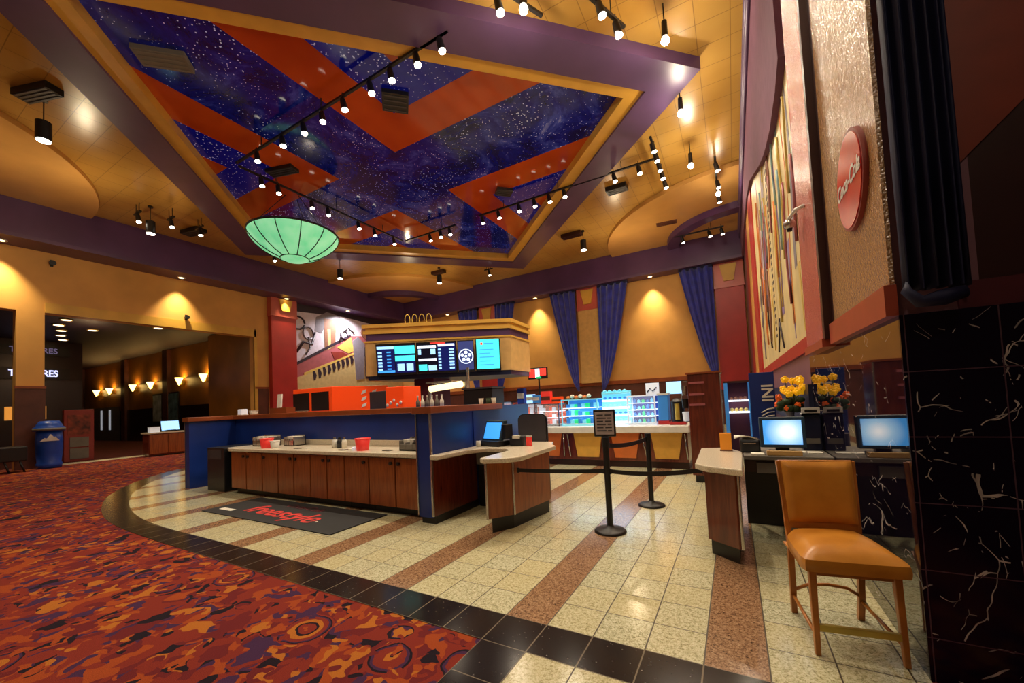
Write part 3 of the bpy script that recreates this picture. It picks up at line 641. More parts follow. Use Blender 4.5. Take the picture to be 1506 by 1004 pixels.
t, q = two_face_unit((-5.25, 3.45), (-4.72, 3.4), (-4.70, 3.9), .40, ['dark_grey'], 'grey steel cabinet on the island between two orange warmers', 'cabinet', 'steel_cabinet')
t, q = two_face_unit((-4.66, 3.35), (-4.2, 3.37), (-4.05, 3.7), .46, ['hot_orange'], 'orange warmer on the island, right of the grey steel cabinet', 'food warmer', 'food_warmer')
for k in range(5):
    b = B(); b.blob((-.42+.09*k, -.02, .1+.045*(k % 3)), .035, (1, .4, 1)); b.build('white_mark', 'white', t)
col = thing('support_column', 'maroon support column rising from the island to the menu box', 'column', (-4.85, 5.0, 0))
b = B(); b.box(-.3, -.3, 0, .3, .3, 2.35); b.build('shaft', 'maroon', col, bevel=.01)
b = B(); b.box(-.34, -.34, 0, .34, .34, .2); b.build('plinth', 'maroon', col, bevel=.01)
t = thing('heat_lamp', 'bright yellow-white heat lamp strip behind the island ledge, right of the maroon column', 'lamp', (-3.24, 3.5, 1.412))
b = B(); b.cyl((-.38, 0, .37), (.36, 0, .42), .06); b.build('tube', 'heat', t); b = B(); b.box(-.45, .02, 0, -.4, .06, .42); b.box(.4, .02, 0, .45, .06, .48); b.build('stand', 'chrome', t)
b = B(); b.box(-.42, -.08, .47, .2, .14, .5); b.build('reflector', 'chrome', t)
t = thing('metal_bin', 'black steel bin on the island ledge right of the bright heat lamp', 'container', (-2.44, 3.55, 1.412))
b = B(); b.box(-.3, -.2, 0, .3, .2, .3); b.build('body', 'black', t, bevel=.01); b = B(); b.box(-.32, -.22, .3, .32, .22, .33); b.build('rim', 'dark_grey', t)
for i in range(6):
    x = -3.75+i*.115; t = thing('syrup_bottle', f'{["first","second","third","fourth","fifth","sixth"][i]} pale bottle from the left in the row under the bright heat lamp', 'bottle', (x, 3.28, 1.412), 0, 'bottles in front of the heat lamp')
    b = B(); b.lathe([(.001, 0), (.035, 0), (.037, .13), (.015, .18), (.014, .22), (.001, .22)], seg=12); b.build('body', 'paper' if i % 2 else 'stone_grey', t); b = B(); b.cyl((0,0,.22), (0,0,.25), .017, seg=10); b.build('cap', 'white', t)
t = thing('menu_pole', 'thin grey pole running from the ledge up to the menu box', 'pole', (-3.3, 4.3, 1.412)); b = B(); b.cyl((0,0,0), (0,0,.8), .03); b.build('tube', 'chrome', t); b = B(); b.cyl((0,0,0), (0,0,.02), .08); b.build('flange', 'chrome', t)
t = thing('napkin_holder', 'white upright menu card standing on a red-brown box on the left part of the ledge', 'card', (-7.1, 2.7, 1.452))
b = B(); b.box(-.3, -.1, 0, .3, .1, .12); b.build('base', 'ledge', t); b = B(); b.hexa([(-.16, -.03, .12), (-.02, -.03, .12), (-.02, .0, .12), (-.16, .0, .12)], [(-.22, .03, .42), (-.08, .03, .42), (-.08, .06, .42), (-.22, .06, .42)]); b.build('card', 'white', t)
t = thing('candle_box', 'small white lit box at the left end of the island ledge', 'box', (-8.2, 2.45, 1.452)); b = B(); b.box(-.07, -.07, 0, .07, .07, .13); b.build('shade', 'case_white', t, bevel=.01); b = B(); b.box(-.08, -.08, 0, .08, .08, .015); b.build('base', 'white', t)
cup(-7.85, 2.5, 'paper', 'crumpled pale paper bowl right of the small white box on the ledge', 'bowl', .09, .09, 1.452)
cup(-6.25, 2.6, 'paper', 'flat pale dish on the ledge below the red pilaster', 'dish', .12, .03, 1.452)
for i, x in enumerate((-2.1, -1.98, -1.9)):
    cup(x, 2.95+.03*i, ['paper', 'leaf', 'paper'][i], ['first', 'second', 'third'][i] + ' small jar at the right end of the island ledge', 'jar', .04, .09, 1.452)

# menu box
A, Bp, Cc, Dd = (-5.83, 3.88), (-2.93, 5.5), (-3.0, 6.6), (-5.8, 6.6)
mb = thing('menu_box', 'tan hanging menu box with gold cornice and lit screens over the island', 'menu board', (-4.4, 5.2, 2.2))
def offs(poly, d):
    c = (sum(p[0] for p in poly)/len(poly), sum(p[1] for p in poly)/len(poly))
    return [(c[0]+(p[0]-c[0])*(1+d), c[1]+(p[1]-c[1])*(1+d)) for p in poly]
quad = [A, Bp, Cc, Dd]
b = B(); b.prism(quad, 2.2, 3.0); b.build('body', 'tan_box', mb, world=True)
b = B(); b.prism(offs(quad, -.01), 3.0, 3.16); b.build('dark_band', 'purple_dark', mb, world=True)
b = B(); b.prism(offs(quad, .02), 3.16, 3.23); b.prism(offs(quad, -.005), 3.23, 3.30); b.prism(offs(quad, .03), 3.30, 3.38); b.prism(offs(quad, .015), 2.96, 3.0); b.build('cornice', 'gold', mb, world=True)
b = B(); b.prism(offs(quad, -.02), 2.1, 2.2); b.build('underside', 'navy_dark', mb, world=True)
ud = Vector((Bp[0]-A[0], Bp[1]-A[1], 0)); WL = ud.length; ud.normalize(); nd = Vector((ud.y, -ud.x, 0))
A3 = Vector((A[0], A[1], 0)); W = ud*.0
def mpanel(name, s0, s1, z0, z1, mat, parent, d0=.0, tilt=.10, th=.02):
    def P(s, z, d): return A3 + ud*s + nd*(d0 + d + (z-2.2)*tilt*0 + (3.0-z)*-.0 + (z-2.2)*tilt) + Vector((0,0,z))
    b = B(); b.hexa([P(s0,z0,0), P(s1,z0,0), P(s1,z0,th), P(s0,z0,th)], [P(s0,z1,0), P(s1,z1,0), P(s1,z1,th), P(s0,z1,th)])
    return b.build(name, mat, parent, world=True)
k = WL/215.0   # metres per photo column along the board
mons = [(18, 76), (77, 136), (137, 161), (163, 200)]
md = []
for i, (a, c) in enumerate(mons):
    md.append(mpanel('monitor', a*k+.005, c*k-.005, 2.19, 2.90, 'black', mb, .01, .1, .07))
S0 = .082
def sp(s0, s1, z0, z1, mat, i, name='picture'): return mpanel(name, s0*k, s1*k, z0, z1, mat, md[i], S0, .1, .004)
def sq(s0, s1, z0, z1, mat, i, name='caption'): return mpanel(name, s0*k, s1*k, z0, z1, mat, md[i], S0+.005, .1, .003)
sp(20, 45, 2.24, 2.85, 'scr_dark', 0); sp(46, 75, 2.24, 2.85, 'scr_dark', 0)
sq(20, 45, 2.78, 2.84, 'scr_pale', 0)
for j in range(6): sq(21, 27, 2.72-.075*j-.045, 2.72-.075*j, 'scr_pale', 0); sq(34, 40, 2.72-.075*j-.03, 2.72-.075*j, 'scr_blue', 0)
sq(20, 45, 2.25, 2.30, 'scr_blue', 0)
sq(46, 75, 2.66, 2.84, 'cyan', 0); sq(46, 75, 2.50, 2.62, 'cyan', 0)
for j in range(2): sq(49+13*j, 59+13*j, 2.28, 2.44, 'scr_pale', 0)
sp(79, 107, 2.24, 2.86, 'scr_black', 1); sp(108, 134, 2.24, 2.86, 'scr_dark', 1)
sq(79, 106, 2.76, 2.82, 'scr_white', 1); sq(98, 105, 2.62, 2.74, 'scr_pale', 1); sq(80, 84, 2.62, 2.74, 'scr_pale', 1); sq(80, 106, 2.48, 2.53, 'scr_white', 1)
sq(80, 92, 2.26, 2.40, 'cyan', 1); sq(94, 106, 2.26, 2.38, 'scr_pale', 1)
sq(109, 133, 2.79, 2.84, 'scr_white', 1); sq(98, 120, 2.85, 2.88, 'scr_red', 1)
for j in range(7): sq(109, 113, 2.74-.07*j-.04, 2.74-.07*j, 'scr_pale', 1); sq(125, 132, 2.74-.07*j-.04, 2.74-.07*j, 'scr_pale', 1)
sp(138, 160, 2.24, 2.88, 'scr_grey', 2)
# round mark with spots
def on_board(s, z, d=.0): return A3 + ud*(s*k) + nd*(S0+.006+d+(z-2.2)*.1) + Vector((0,0,z))
cb = B(); cc = (149.2, 2.54); pts = []
c0 = on_board(*cc)
for rr0, rr1 in ((.145, .165),):
    n = 28
    for i in range(n):
        a0, a1 = 2*PI*i/n, 2*PI*(i+1)/n
        P = [c0+ud*(r_*math.cos(a_))+(Vector((0,0,1))+nd*.1)*(r_*math.sin(a_)) for r_, a_ in ((rr0,a0),(rr1,a0),(rr1,a1),(rr0,a1))]
        cb.hexa(P, [p+nd*.003 for p in P])
for i in range(5):
    a = 2*PI*i/5+.3; P0 = c0+ud*(.085*math.cos(a))+(Vector((0,0,1))+nd*.1)*(.085*math.sin(a))
    cb.cyl(P0, P0+nd*.009, .038, seg=10)
cb.cyl(c0, c0+nd*.009, .03, seg=10)
cb.build('round_emblem', 'scr_white', md[2], world=True)
sp(165, 198, 2.24, 2.90, 'cyan', 3)
for j in range(5): sq(169, 190-5*(j % 2), 2.66-.085*j, 2.685-.085*j, 'scr_blue', 3)
sq(171, 174, 2.78, 2.83, 'scr_red', 3); sq(176, 190, 2.79, 2.82, 'scr_blue', 3)

# ------------------------------------------------------------------ service counter with register, kiosk
t = thing('service_counter', 'cream topped service counter with dark wood front between island and barrier posts', 'counter', (-1.2, 2.2, 0))
top = [(-1.83, 1.36), (-1.70, 1.34), (-1.66, 1.9), (-1.52, 2.12), (-1.2, 2.16), (-1.06, 1.95), (-1.05, 1.30), (-.98, 1.25), (-.74, 1.34), (-.64, 1.5), (-.66, 2.52), (-.80, 2.72), (-.9, 3.0), (-1.83, 3.0)]
b = B(); b.prism(top, .80, .855); b.build('worktop', 'counter', t, bevel=.012, world=True)
b = B(); b.prism([(-1.03, 1.38), (-.84, 1.66), (-.73, 2.44), (-.95, 2.9), (-1.03, 2.9)], .16, .80); b.build('wood_front', 'wood', t, world=True)
b = B(); b.prism([(-1.0, 1.42), (-.86, 1.67), (-.75, 2.42), (-.95, 2.86), (-1.0, 2.86)], 0, .16); b.build('kick_plate', 'black', t, world=True)
b = B(); b.box(-1.06, 1.30, .16, -1.035, 1.4, .80) if 0 else None; b.cyl((-.838, 1.655, .16), (-.838, 1.655, .80), .014, seg=8); b.cyl((-1.03, 1.375, .16), (-1.03, 1.375, .80), .014, seg=8); b.build('edge_strip', 'chrome', t, world=True)
b = B(); b.box(-1.8, 2.36, 0, -1.05, 2.9, .60); b.build('inner_panel', 'black', t, world=True)
b = B(); b.box(-1.72, 2.20, .62, -1.1, 2.24, .80); b.build('apron', 'stone_grey', t, world=True)

def monitor(loc, rz, w, h, tiltk, label, scr, name='touch_monitor', base=True, depth=.07):
    t = thing(name, label, 'monitor', loc, rz)
    def P(x, z, d): return (x, d+z*tiltk, z)
    z0 = .07
    b = B(); b.hexa([P(-w/2, z0, 0), P(w/2, z0, 0), P(w/2, z0, depth), P(-w/2, z0, depth)], [P(-w/2, z0+h, 0), P(w/2, z0+h, 0), P(w/2, z0+h, depth), P(-w/2, z0+h, depth)]); hs = b.build('housing', 'bezel', t, bevel=.008)
    e = .03; b = B(); b.hexa([P(-w/2+e, z0+e, -.006), P(w/2-e, z0+e, -.006), P(w/2-e, z0+e, .004), P(-w/2+e, z0+e, .004)], [P(-w/2+e, z0+h-e, -.006), P(w/2-e, z0+h-e, -.006), P(w/2-e, z0+h-e, .004), P(-w/2+e, z0+h-e, .004)]); b.build('screen', scr, hs)
    b = B(); b.box(-w*.3, .0, 0, w*.3, .2, .03); b.box(-w*.15, .08, .03, w*.15, .15, z0+h*.5); b.build('stand', 'black_plastic', t, bevel=.006); return t
m1 = monitor((-1.58, 2.34, .856), R(-14), .37, .28, .35, 'black touch register with a blue screen on the service counter', 'scr_blue', 'cash_register')
b = B(); b.box(-.2, -.04, 0, .2, .28, .075); b.build('cash_base', 'black_plastic', m1, bevel=.01)
b = B(); b.box(-.13, .0, .24, -.05, .01, .27) if 0 else b.box(.19, .05, .1, .27, .2, .3); b.build('card_reader', 'black_plastic', m1, bevel=.01)
t = thing('receipt_printer', 'black receipt printer with red bag right of the service counter register', 'printer', (-1.18, 2.5, .856))
b = B(); b.box(-.12, -.1, 0, .1, .12, .13); b.build('body', 'black_plastic', t, bevel=.02); b = B(); b.box(-.06, -.11, .1, .05, -.07, .14); b.build('paper', 'paper', t)
t = thing('snack_bag', 'small red packet leaning beside the black receipt printer', 'packet', (-1.0, 2.42, .856)); b = B(); b.grid(lambda u, v: ((u-.5)*.09, -.02*math.sin(PI*u)*math.sin(PI*v), v*.13), 6, 6); b.build('wrapper', 'red_cup', t, solid=.004); b = B(); b.box(-.045, -.004, .12, .045, .004, .14); b.build('seal', 'white', t)
t = thing('tape_holder', 'white paper roll at the left foot of the register', 'roll', (-1.83+.1, 2.28, .856)); b = B(); b.lathe([(.012, 0), (.035, 0), (.035, .08), (.012, .08), (.012, 0)], seg=16); b.build('roll', 'paper', t); b = B(); b.lathe([(.008, 0), (.011, 0), (.011, .085), (.008, .085)], seg=12); b.build('core', 'stone_grey', t)
# grey rounded screen panel
t = thing('divider_screen', 'dark grey round-cornered divider panel standing behind the service counter', 'divider', (-1.26, 3.06, 0))
def rpanel(w, h, z0, r, y0, y1):
    pts = [(-w/2, z0), (w/2, z0)] + [(w/2-r+r*math.cos(a), h-r+r*math.sin(a)) for a in [PI/2*i/6 for i in range(7)]] + [(-w/2+r-r*math.sin(a), h-r+r*math.cos(a)) for a in [PI/2*i/6 for i in range(7)]]
    return B().wall(pts, 'y', y0, y1-y0)
rpanel(.46, 1.25, .05, .09, -.02, .02).build('panel', 'dark_grey', t); rpanel(.49, 1.265, .04, .1, .0, .03).build('edging', 'black', t)
b = B(); b.box(-.2, -.1, 0, -.16, .12, .05); b.box(.16, -.1, 0, .2, .12, .05); b.build('foot', 'black', t)

# floor mat
t = thing('floor_mat', 'black rubber floor mat with red lettering in front of the drink cabinets', 'mat', (-4.25, 1.05, .005))
b = B(); b.box(-5.8, .64, .0052, -2.75, 1.52, .016); b.build('mat', 'rubber_mat', t, bevel=.003, world=True)
text('freestyle', 'lettering', 'red_print', .46, face((-4.3, 1.0, .018), (1, -.035, 0), (.0, 1, 0)), t, .001, .25, 1.05, .006)
text('Coca-Cola', 'small_lettering', 'maroon', .2, face((-4.25, 1.32, .018), (1, -.03, 0), (0, 1, 0)), t, .001, .3, 1, .003)
b = B(); b.box(-5.62, .8, .016, -5.28, .88, .018); b.build('white_tag', 'paper', t, world=True); b = B(); b.cyl((-3.4, .92, .016), (-3.4, .92, .018), .02); b.build('white_dot', 'paper', t, world=True)

# ------------------------------------------------------------------ barrier posts
def post(x, y, h, label):
    t = thing('stanchion', label, 'barrier post', (x, y, .004), 0)
    b = B(); b.lathe([(.001, 0), (.17, 0), (.172, .012), (.15, .03), (.05, .045), (.034, .07)], seg=32); b.build('base', 'black', t)
    b = B(); b.cyl((0,0,.05), (0,0,h), .033, seg=20); b.build('pole', 'black', t)
    b = B(); b.cyl((0,0,h-.1), (0,0,h), .04, seg=20); b.build('belt_head', 'black_plastic', t); return t
s1 = post(.19, 1.93, 1.02, 'black barrier post carrying the framed notice, nearest the camera')
s2 = post(.41, 3.14, .95, 'black barrier post without a sign, behind the one with the notice')
sg = thing('notice_sign', 'grey notice in a black frame on top of the nearer barrier post', 'sign', (.19, 1.93, 1.03), R(6))
b = B(); b.box(-.12, -.012, .0, .12, .012, .30); b.build('frame', 'black', sg, bevel=.012)
b = B(); b.box(-.1, -.016, .025, .1, -.012, .275); fr = b.build('sheet', plain('notice_sheet', rgb(176, 160, 160), .6), sg)
for j in range(6):
    b = B()
    for (a, c) in ([(-.08, -.01), (.01, .08)] if j % 2 else [(-.08, .02), (.035, .08)]): b.box(a, -.0185, .06+j*.034, c, -.016, .074+j*.034)
    b.build('print_line', 'dark_grey', fr)
def belt(p0, p1, sag, label, w=.05):
    t = thing('barrier_belt', label, 'belt', tuple(p0)); p0 = Vector(p0); p1 = Vector(p1); n = 14; b = B()
    d = (p1-p0); sd = Vector((-d.y, d.x, 0)).normalized()*.0015; P = []
    for i in range(n+1): u = i/n; P.append(d*u + Vector((0,0,-4*sag*u*(1-u))))
    vs = []
    for p in P: vs += [p+sd+Vector((0,0,w/2)), p-sd+Vector((0,0,w/2)), p-sd-Vector((0,0,w/2)), p+sd-Vector((0,0,w/2))]
    b.add(vs, [(4*i+j, 4*i+(j+1) % 4, 4*i+4+(j+1) % 4, 4*i+4+j) for i in range(n) for j in range(4)]); b.build('webbing', 'black', t)
    b = B(); b.box(-.012, -.012, -w/2-.006, .012, .012, w/2+.006); b.build('clip', 'black_plastic', t); 
    b = B(); b.box(d.x-.012, d.y-.012, d.z-w/2-.006, d.x+.012, d.y+.012, d.z+w/2+.006); b.build('clip', 'black_plastic', t)
belt((.21, 1.97, .93), (.40, 3.1, .89), .03, 'upper black belt linking the two barrier posts')
belt((-.80, 1.72, .66), (.155, 1.93, .655), .01, 'lower black belt from service counter to the nearer barrier post', .045)
belt((.225, 1.93, .655), (1.14, 1.70, .745), .03, 'lower black belt from nearer barrier post to the right kiosk', .045)

# ------------------------------------------------------------------ back service counter with coloured trapezoids
t = thing('candy_counter', 'back candy counter with orange and yellow trapezoid panels and white top', 'counter', (-1.5, 6.2, 0))
b = B(); b.box(-4.6, 5.85, .72, .67, 6.9, .86); b.build('worktop', 'white', t, bevel=.015, world=True)
b = B(); b.box(-4.55, 5.98, .14, .62, 6.85, .72); b.build('body', 'wood_dark', t, world=True)
b = B(); b.box(-4.55, 6.03, 0, .62, 6.85, .14); b.build('kick_plate', 'brown_dark', t, world=True)
for x0, x1, c in [(-4.3, -3.55, 'yellow_pan'), (-3.4, -2.7, 'orange_pan'), (-2.55, -1.98, 'orange_pan'), (-1.70, -1.06, 'yellow_pan'), (-.87, -.28, 'orange_pan'), (-.06, .53, 'yellow_pan')]:
    b = B(); b.hexa([(x0+.07, 5.965, .2), (x1-.09, 5.965, .2), (x1-.09, 5.985, .2), (x0+.07, 5.985, .2)], [(x0, 5.945, .71), (x1, 5.945, .71), (x1, 5.985, .71), (x0, 5.985, .71)]); b.build('trapezoid_panel', c, t, bevel=.004, world=True)
for x0, x1 in [(-1.94, -1.94), (-1.85, -1.79), (-.24, -.16), (.57, .60)]:
    b = B(); b.tube([(x0, 5.96, .69), (x1, 5.965, .2)], .014); b.build('metal_strip', 'chrome', t, world=True)

# displays on the candy counter
def showcase(x0, x1, y0, y1, h, label, shelves, goods, frame='chrome', z=.861, back='case_blue', name='display_case', cat='display case', glass=True):
    t = thing(name, label, cat, ((x0+x1)/2, (y0+y1)/2, z)); w = x1-x0; d = y1-y0
    b = B()
    for sx in (-1, 1):
        for sy in (-1, 1): b.box(sx*w/2-.012*(sx > 0)*2, sy*d/2-(.024 if sy > 0 else 0), 0, sx*w/2+.024*(sx < 0), sy*d/2+(.024 if sy < 0 else 0), h)
    b.box(-w/2, -d/2, 0, w/2, d/2, .025); b.box(-w/2, -d/2, h-.025, w/2, d/2, h); b.build('frame', frame, t)
    b = B(); b.box(-w/2+.025, d/2-.03, .025, w/2-.025, d/2-.02, h-.025); b.build('back_panel', back, t)
    for k in range(shelves):
        zz = .03+k*(h-.06)/shelves
        b = B(); b.box(-w/2+.025, -d/2+.04, zz+.0, w/2-.025, d/2-.035, zz+.012); s = b.build('shelf', 'led_white' if k else 'white', t)
        b = B(); n = max(3, int(w/.1)); gh = (h-.06)/shelves
        for i in range(n):
            xx = -w/2+.06+(w-.12)*(i+.5)/n; hh = gh*random.uniform(.45, .75); ww = (w-.12)/n*.42
            if goods == 'bottle': b.cyl((xx, 0, zz+.013), (xx, 0, zz+.013+hh*.75), ww*.8, seg=8, mi=i % 3); b.cyl((xx, 0, zz+.013+hh*.75), (xx, 0, zz+.013+hh), ww*.35, seg=8, mi=i % 3)
            else: b.box(xx-ww, -.08+random.uniform(-.04, .04), zz+.013, xx+ww, .08, zz+.013+hh, mi=i % 3)
        b.build('goods', [['case_blue', 'case_cyan', 'scr_green'], ['case_white', 'candy', 'hot_orange']][0 if goods in ('bottle', 'box') else 1], s)
    if glass: b = B(); b.box(-w/2+.02, -d/2-.004, .02, w/2-.02, -d/2, h-.02); b.build('glass_door', 'glass', t)
    return t
showcase(-4.2, -3.38, 6.25, 6.8, .62, 'leftmost snack case on the back candy counter, half hidden by the register', 3, 'mix', 'dark_grey', back='candy')
showcase(-3.3, -2.72, 6.2, 6.7, .55, 'lit snack case with white top left of the pastry case on the back counter', 2, 'mix', 'chrome', back='case_white')
showcase(-2.68, -2.1, 6.15, 6.65, .52, 'glass case of orange pretzels beside the blue candy shelves', 3, 'mix', 'chrome', back='candy')
showcase(-2.04, -1.18, 6.15, 6.65, .60, 'wide blue lit candy shelves with three tiers on the back counter', 3, 'box', 'case_cyan', glass=False)
# curved white-shelf rack
t = thing('curved_rack', 'cyan rack with curved glowing white shelves left of the glass-front fridge', 'rack', (-.86, 6.4, .861))
b = B(); b.box(-.32, .12, 0, .32, .2, .74); b.build('back_panel', 'case_cyan', t)
for k in range(5):
    b = B(); pts = [(-.3, .12), (.3, .12)] + [(.3*math.cos(a), -.2*math.sin(a)+.05) for a in [PI*i/10 for i in range(11)]]
    b.prism(pts, .03+k*.16, .07+k*.16); s = b.build('shelf', 'led_white' if k < 4 else 'case_cyan', t, bevel=.004)
    b = B(); 
    for i in range(5): b.blob((-.22+.11*i, .02, .105+k*.16), .035, (1.2, 1, .8), 8)
    b.build('goods', 'case_blue' if k % 2 else 'case_cyan', s)
fr = showcase(-.53, .04, 6.1, 6.6, .62, 'small white-framed glass fridge full of bottles on the back counter', 4, 'bottle', 'case_white', name='drinks_fridge', cat='fridge', back='navy')
t = thing('blue_tank', 'pale blue drink tank between the glass fridge and the dark coffee urn', 'drink dispenser', (.17, 6.35, .861)); b = B(); b.box(-.1, -.15, .08, .1, .15, .6); b.build('tank', 'case_blue', t, bevel=.01); b = B(); b.box(-.11, -.16, 0, .11, .16, .08); b.build('base', 'red_pil', t); b = B(); b.box(-.11, -.16, .6, .11, .16, .64); b.build('lid', 'white', t)
t = thing('coffee_urn', 'dark coffee urn with amber sight glass at the right end of the back counter', 'coffee urn', (.45, 6.2, .861))
b = B(); b.box(-.15, -.15, .0, .15, .15, .06); b.build('base', 'red_pil', t, bevel=.01); b = B(); b.cyl((0,0,.06), (0,0,.46), .13, seg=24); b.build('tank', 'black_plastic', t); b = B(); b.cyl((0,-.1,.1), (0,-.1,.42), .05, seg=14); b.build('sight_glass', 'brass', t); b = B(); b.cyl((0,0,.46), (0,0,.52), .14, .06, seg=24); b.build('lid', 'black', t)
t = thing('wall_notice', 'white square notice with a black sketch on the wainscot over the fridge', 'notice', (-.12, 6.75, .861)); b = B(); b.box(-.13, -.01, .62, .15, .01, .88); b.build('board', 'case_white', t); b = B(); b.box(-.13, 0, 0, -.11, .02, .62); b.box(.13, 0, 0, .15, .02, .62); b.build('stand', 'chrome', t)
b = B(); b.tube([(-.1, -.015, .68), (-.04, -.015, .76), (.02, -.015, .7), (.1, -.015, .78)], .012); b.build('sketch', 'black', t)
t = thing('wall_notice', 'pale blue square notice left of the tall mahogany cup tower', 'notice', (.33, 6.75, .861)); b = B(); b.box(-.15, -.01, .62, .15, .01, .88); b.build('board', 'scr_pale', t); b = B(); b.box(-.15, 0, 0, -.13, .02, .62); b.box(.13, 0, 0, .15, .02, .62); b.build('stand', 'chrome', t)
# plush heap & boxes above cases
for i in range(6):
    b = B(); b.blob((-1.95+.1*i, 6.4, 1.50+.03*(i % 2)), .055, (1, 1, .8), 10); o = b.build('pretzel', ['orange_pan', 'paper'][i % 2]); tag(o, f'{["first","second","third","fourth","fifth","sixth"][i]} soft pretzel from the left heaped on top of the blue candy shelves', 'pretzel', 'pretzels on top of the candy shelves')
for i, (x, c, h) in enumerate([(-3.2, 'navy', .38), (-2.95, 'scr_pale', .22), (-2.78, 'case_blue', .2)]):
    t = thing('snack_box', ['dark blue carton', 'pale carton', 'blue carton'][i] + ' on top of the lit snack case at the back counter', 'box', (x, 6.45, 1.412)); b = B(); b.box(-.09, -.08, 0, .09, .08, h); b.build('carton', c, t, bevel=.004); b = B(); b.box(-.092, -.084, h*.35, .092, -.079, h*.7); b.build('print', 'white', t)
for i, (x, c, h) in enumerate([(-2.5, 'red_cup', .3), (-2.22, 'hot_orange', .16)]):
    t = thing('snack_box', ['tall red carton on top of the glass pretzel case', 'short orange carton on top of the glass pretzel case'][i], 'box', (x, 6.4, 1.382)); b = B(); b.box(-.12, -.08, 0, .12, .08, h); b.build('carton', c, t, bevel=.004); b = B(); b.box(-.12, -.084, h*.3, .12, -.079, h*.6); b.build('print', 'wainscot', t)
# red / green hanging sign
t = thing('digital_sign', 'small digital sign with red and green blocks above the candy counter', 'sign', (-2.87, 6.72, .861)); b = B(); b.box(-.27, 0, 1.16, .27, .05, 1.45); b.build('housing', 'black', t, bevel=.01)
b = B(); b.box(-.24, -.006, 1.2, -.06, 0, 1.42); b.box(.06, -.006, 1.24, .24, 0, 1.42); b.build('red_field', 'scr_red', t); b = B(); b.box(-.06, -.006, 1.2, .06, 0, 1.42); b.build('white_field', 'scr_white', t); b = B(); b.box(-.03, -.008, 1.17, .1, -.006, 1.22); b.build('green_field', 'scr_green', t); b = B(); b.cyl((0,.08,0), (0,.08,1.2), .02); b.box(-.02, .03, 1.15, .02, .1, 1.19); b.build('pole', 'black', t)

# tower with cup slots
t = thing('cup_tower', 'tall mahogany cup tower with three slots at the end of the candy counter', 'cabinet', (1.02, 5.05, 0))
b = B(); b.box(.78, 4.8, .12, 1.27, 5.3, 1.78); b.build('body', 'wood_dark', t, bevel=.008, world=True); b = B(); b.box(.82, 4.84, 0, 1.24, 5.28, .12); b.build('kick_plate', 'black', t, world=True)
b = B(); b.box(.76, 4.78, 1.78, 1.29, 5.32, 1.81); b.build('top', 'ledge', t, world=True)
for zz in (1.62, 1.43, 1.26): b = B(); b.box(.80, 4.785, zz, 1.03, 4.80, zz+.035); b.build('cup_slot', 'm_mauve', t, world=True)
b = B(); b.box(1.262, 4.785, .12, 1.28, 4.80, 1.78); b.build('edge_strip', 'chrome', t, world=True)
for k in range(3):
    c = B(); c.cyl((.72, 4.95, 1.0+.22*k), (.72, 4.95, 1.16+.22*k), .045, .06, seg=14)
    c.build('cup_tube', ['case_white', 'black', 'chrome'][k], t, world=True)
b = B(); b.box(.70, 4.93, .98, .78, 4.97, 1.0); b.box(.70, 4.93, 1.66, .78, 4.97, 1.68); b.build('bracket', 'chrome', t, world=True)

# snack rack between tower and right kiosk
t = thing('snack_rack', 'blue sided snack rack with lit shelves below the red pilaster', 'rack', (1.53, 7.7, 0))
b = B(); b.box(1.26, 7.5, 0, 1.33, 7.95, 1.66); b.box(1.72, 7.5, 0, 1.79, 7.95, 1.66); b.build('side_panel', 'case_blue', t, world=True)
b = B(); b.box(1.33, 7.85, 0, 1.72, 7.95, 1.7); b.build('back_panel', 'maroon', t, world=True); b = B(); b.box(1.26, 7.5, 1.66, 1.79, 7.95, 1.70); b.build('top', 'brown_dark', t, world=True)
for k, zz in enumerate((1.0, 1.25)):
    b = B(); b.box(1.33, 7.52, zz, 1.72, 7.85, zz+.03); s = b.build('shelf', 'led_white', t, world=True)
    b = B()
    for i in range(4): b.blob((1.39+.09*i, 7.6, zz+.07), .04, (1, 1, 1), 8)
    b.build('goods', ['m_yellow', 'm_brown'][k], s, world=True)

# ------------------------------------------------------------------ right kiosk + desk
t = thing('host_counter', 'right wood kiosk with cream angular top beside the leather chair', 'counter', (1.4, 2.0, 0))
b = B(); b.prism([(1.08, 2.72), (1.10, 1.60), (1.20, 1.46), (1.47, 1.32), (1.49, 2.45), (1.34, 2.80)], .77, .825); b.build('worktop', 'counter', t, bevel=.01, world=True)
b = B(); b.prism([(1.16, 2.6), (1.17, 1.65), (1.41, 1.46), (1.44, 1.47), (1.45, 2.6)], .14, .77); b.build('wood_body', 'wood_dark', t, world=True)
b = B(); b.prism([(1.19, 2.6), (1.19, 1.68), (1.41, 1.50), (1.43, 2.6)], 0, .14); b.build('kick_plate', 'black', t, world=True)
b = B(); b.cyl((1.437, 1.462, .14), (1.437, 1.462, .77), .012, seg=8); b.build('edge_strip', 'chrome', t, world=True)
t = thing('ticket_desk', 'grey topped desk with dark knee space between kiosk and marble wall', 'desk', (1.85, 2.4, 0))
b = B(); b.box(1.495, 2.12, .79, 2.195, 3.0, .83); b.build('worktop', 'stone_grey', t, bevel=.006, world=True)
b = B(); b.box(1.5, 2.2, .66, 2.19, 2.23, .79); b.build('apron', 'brown_dark', t, world=True)
b = B(); b.box(1.5, 2.75, 0, 2.19, 2.8, .79); b.build('back_panel', 'black', t, world=True)
b = B(); b.box(1.6, 2.16, .66, 1.9, 2.2, .76); b.build('keyboard_drawer', 'stone_grey', t, world=True)
m2 = monitor((1.83, 2.2, .831), 0, .37, .29, .12, 'touch monitor with bright white-blue screen on the ticket desk', 'scr_glare')
b = B(); b.box(-.14, -.05, 0, .14, .0, .045); b.build('card_tray', 'tan_box', m2, bevel=.005)
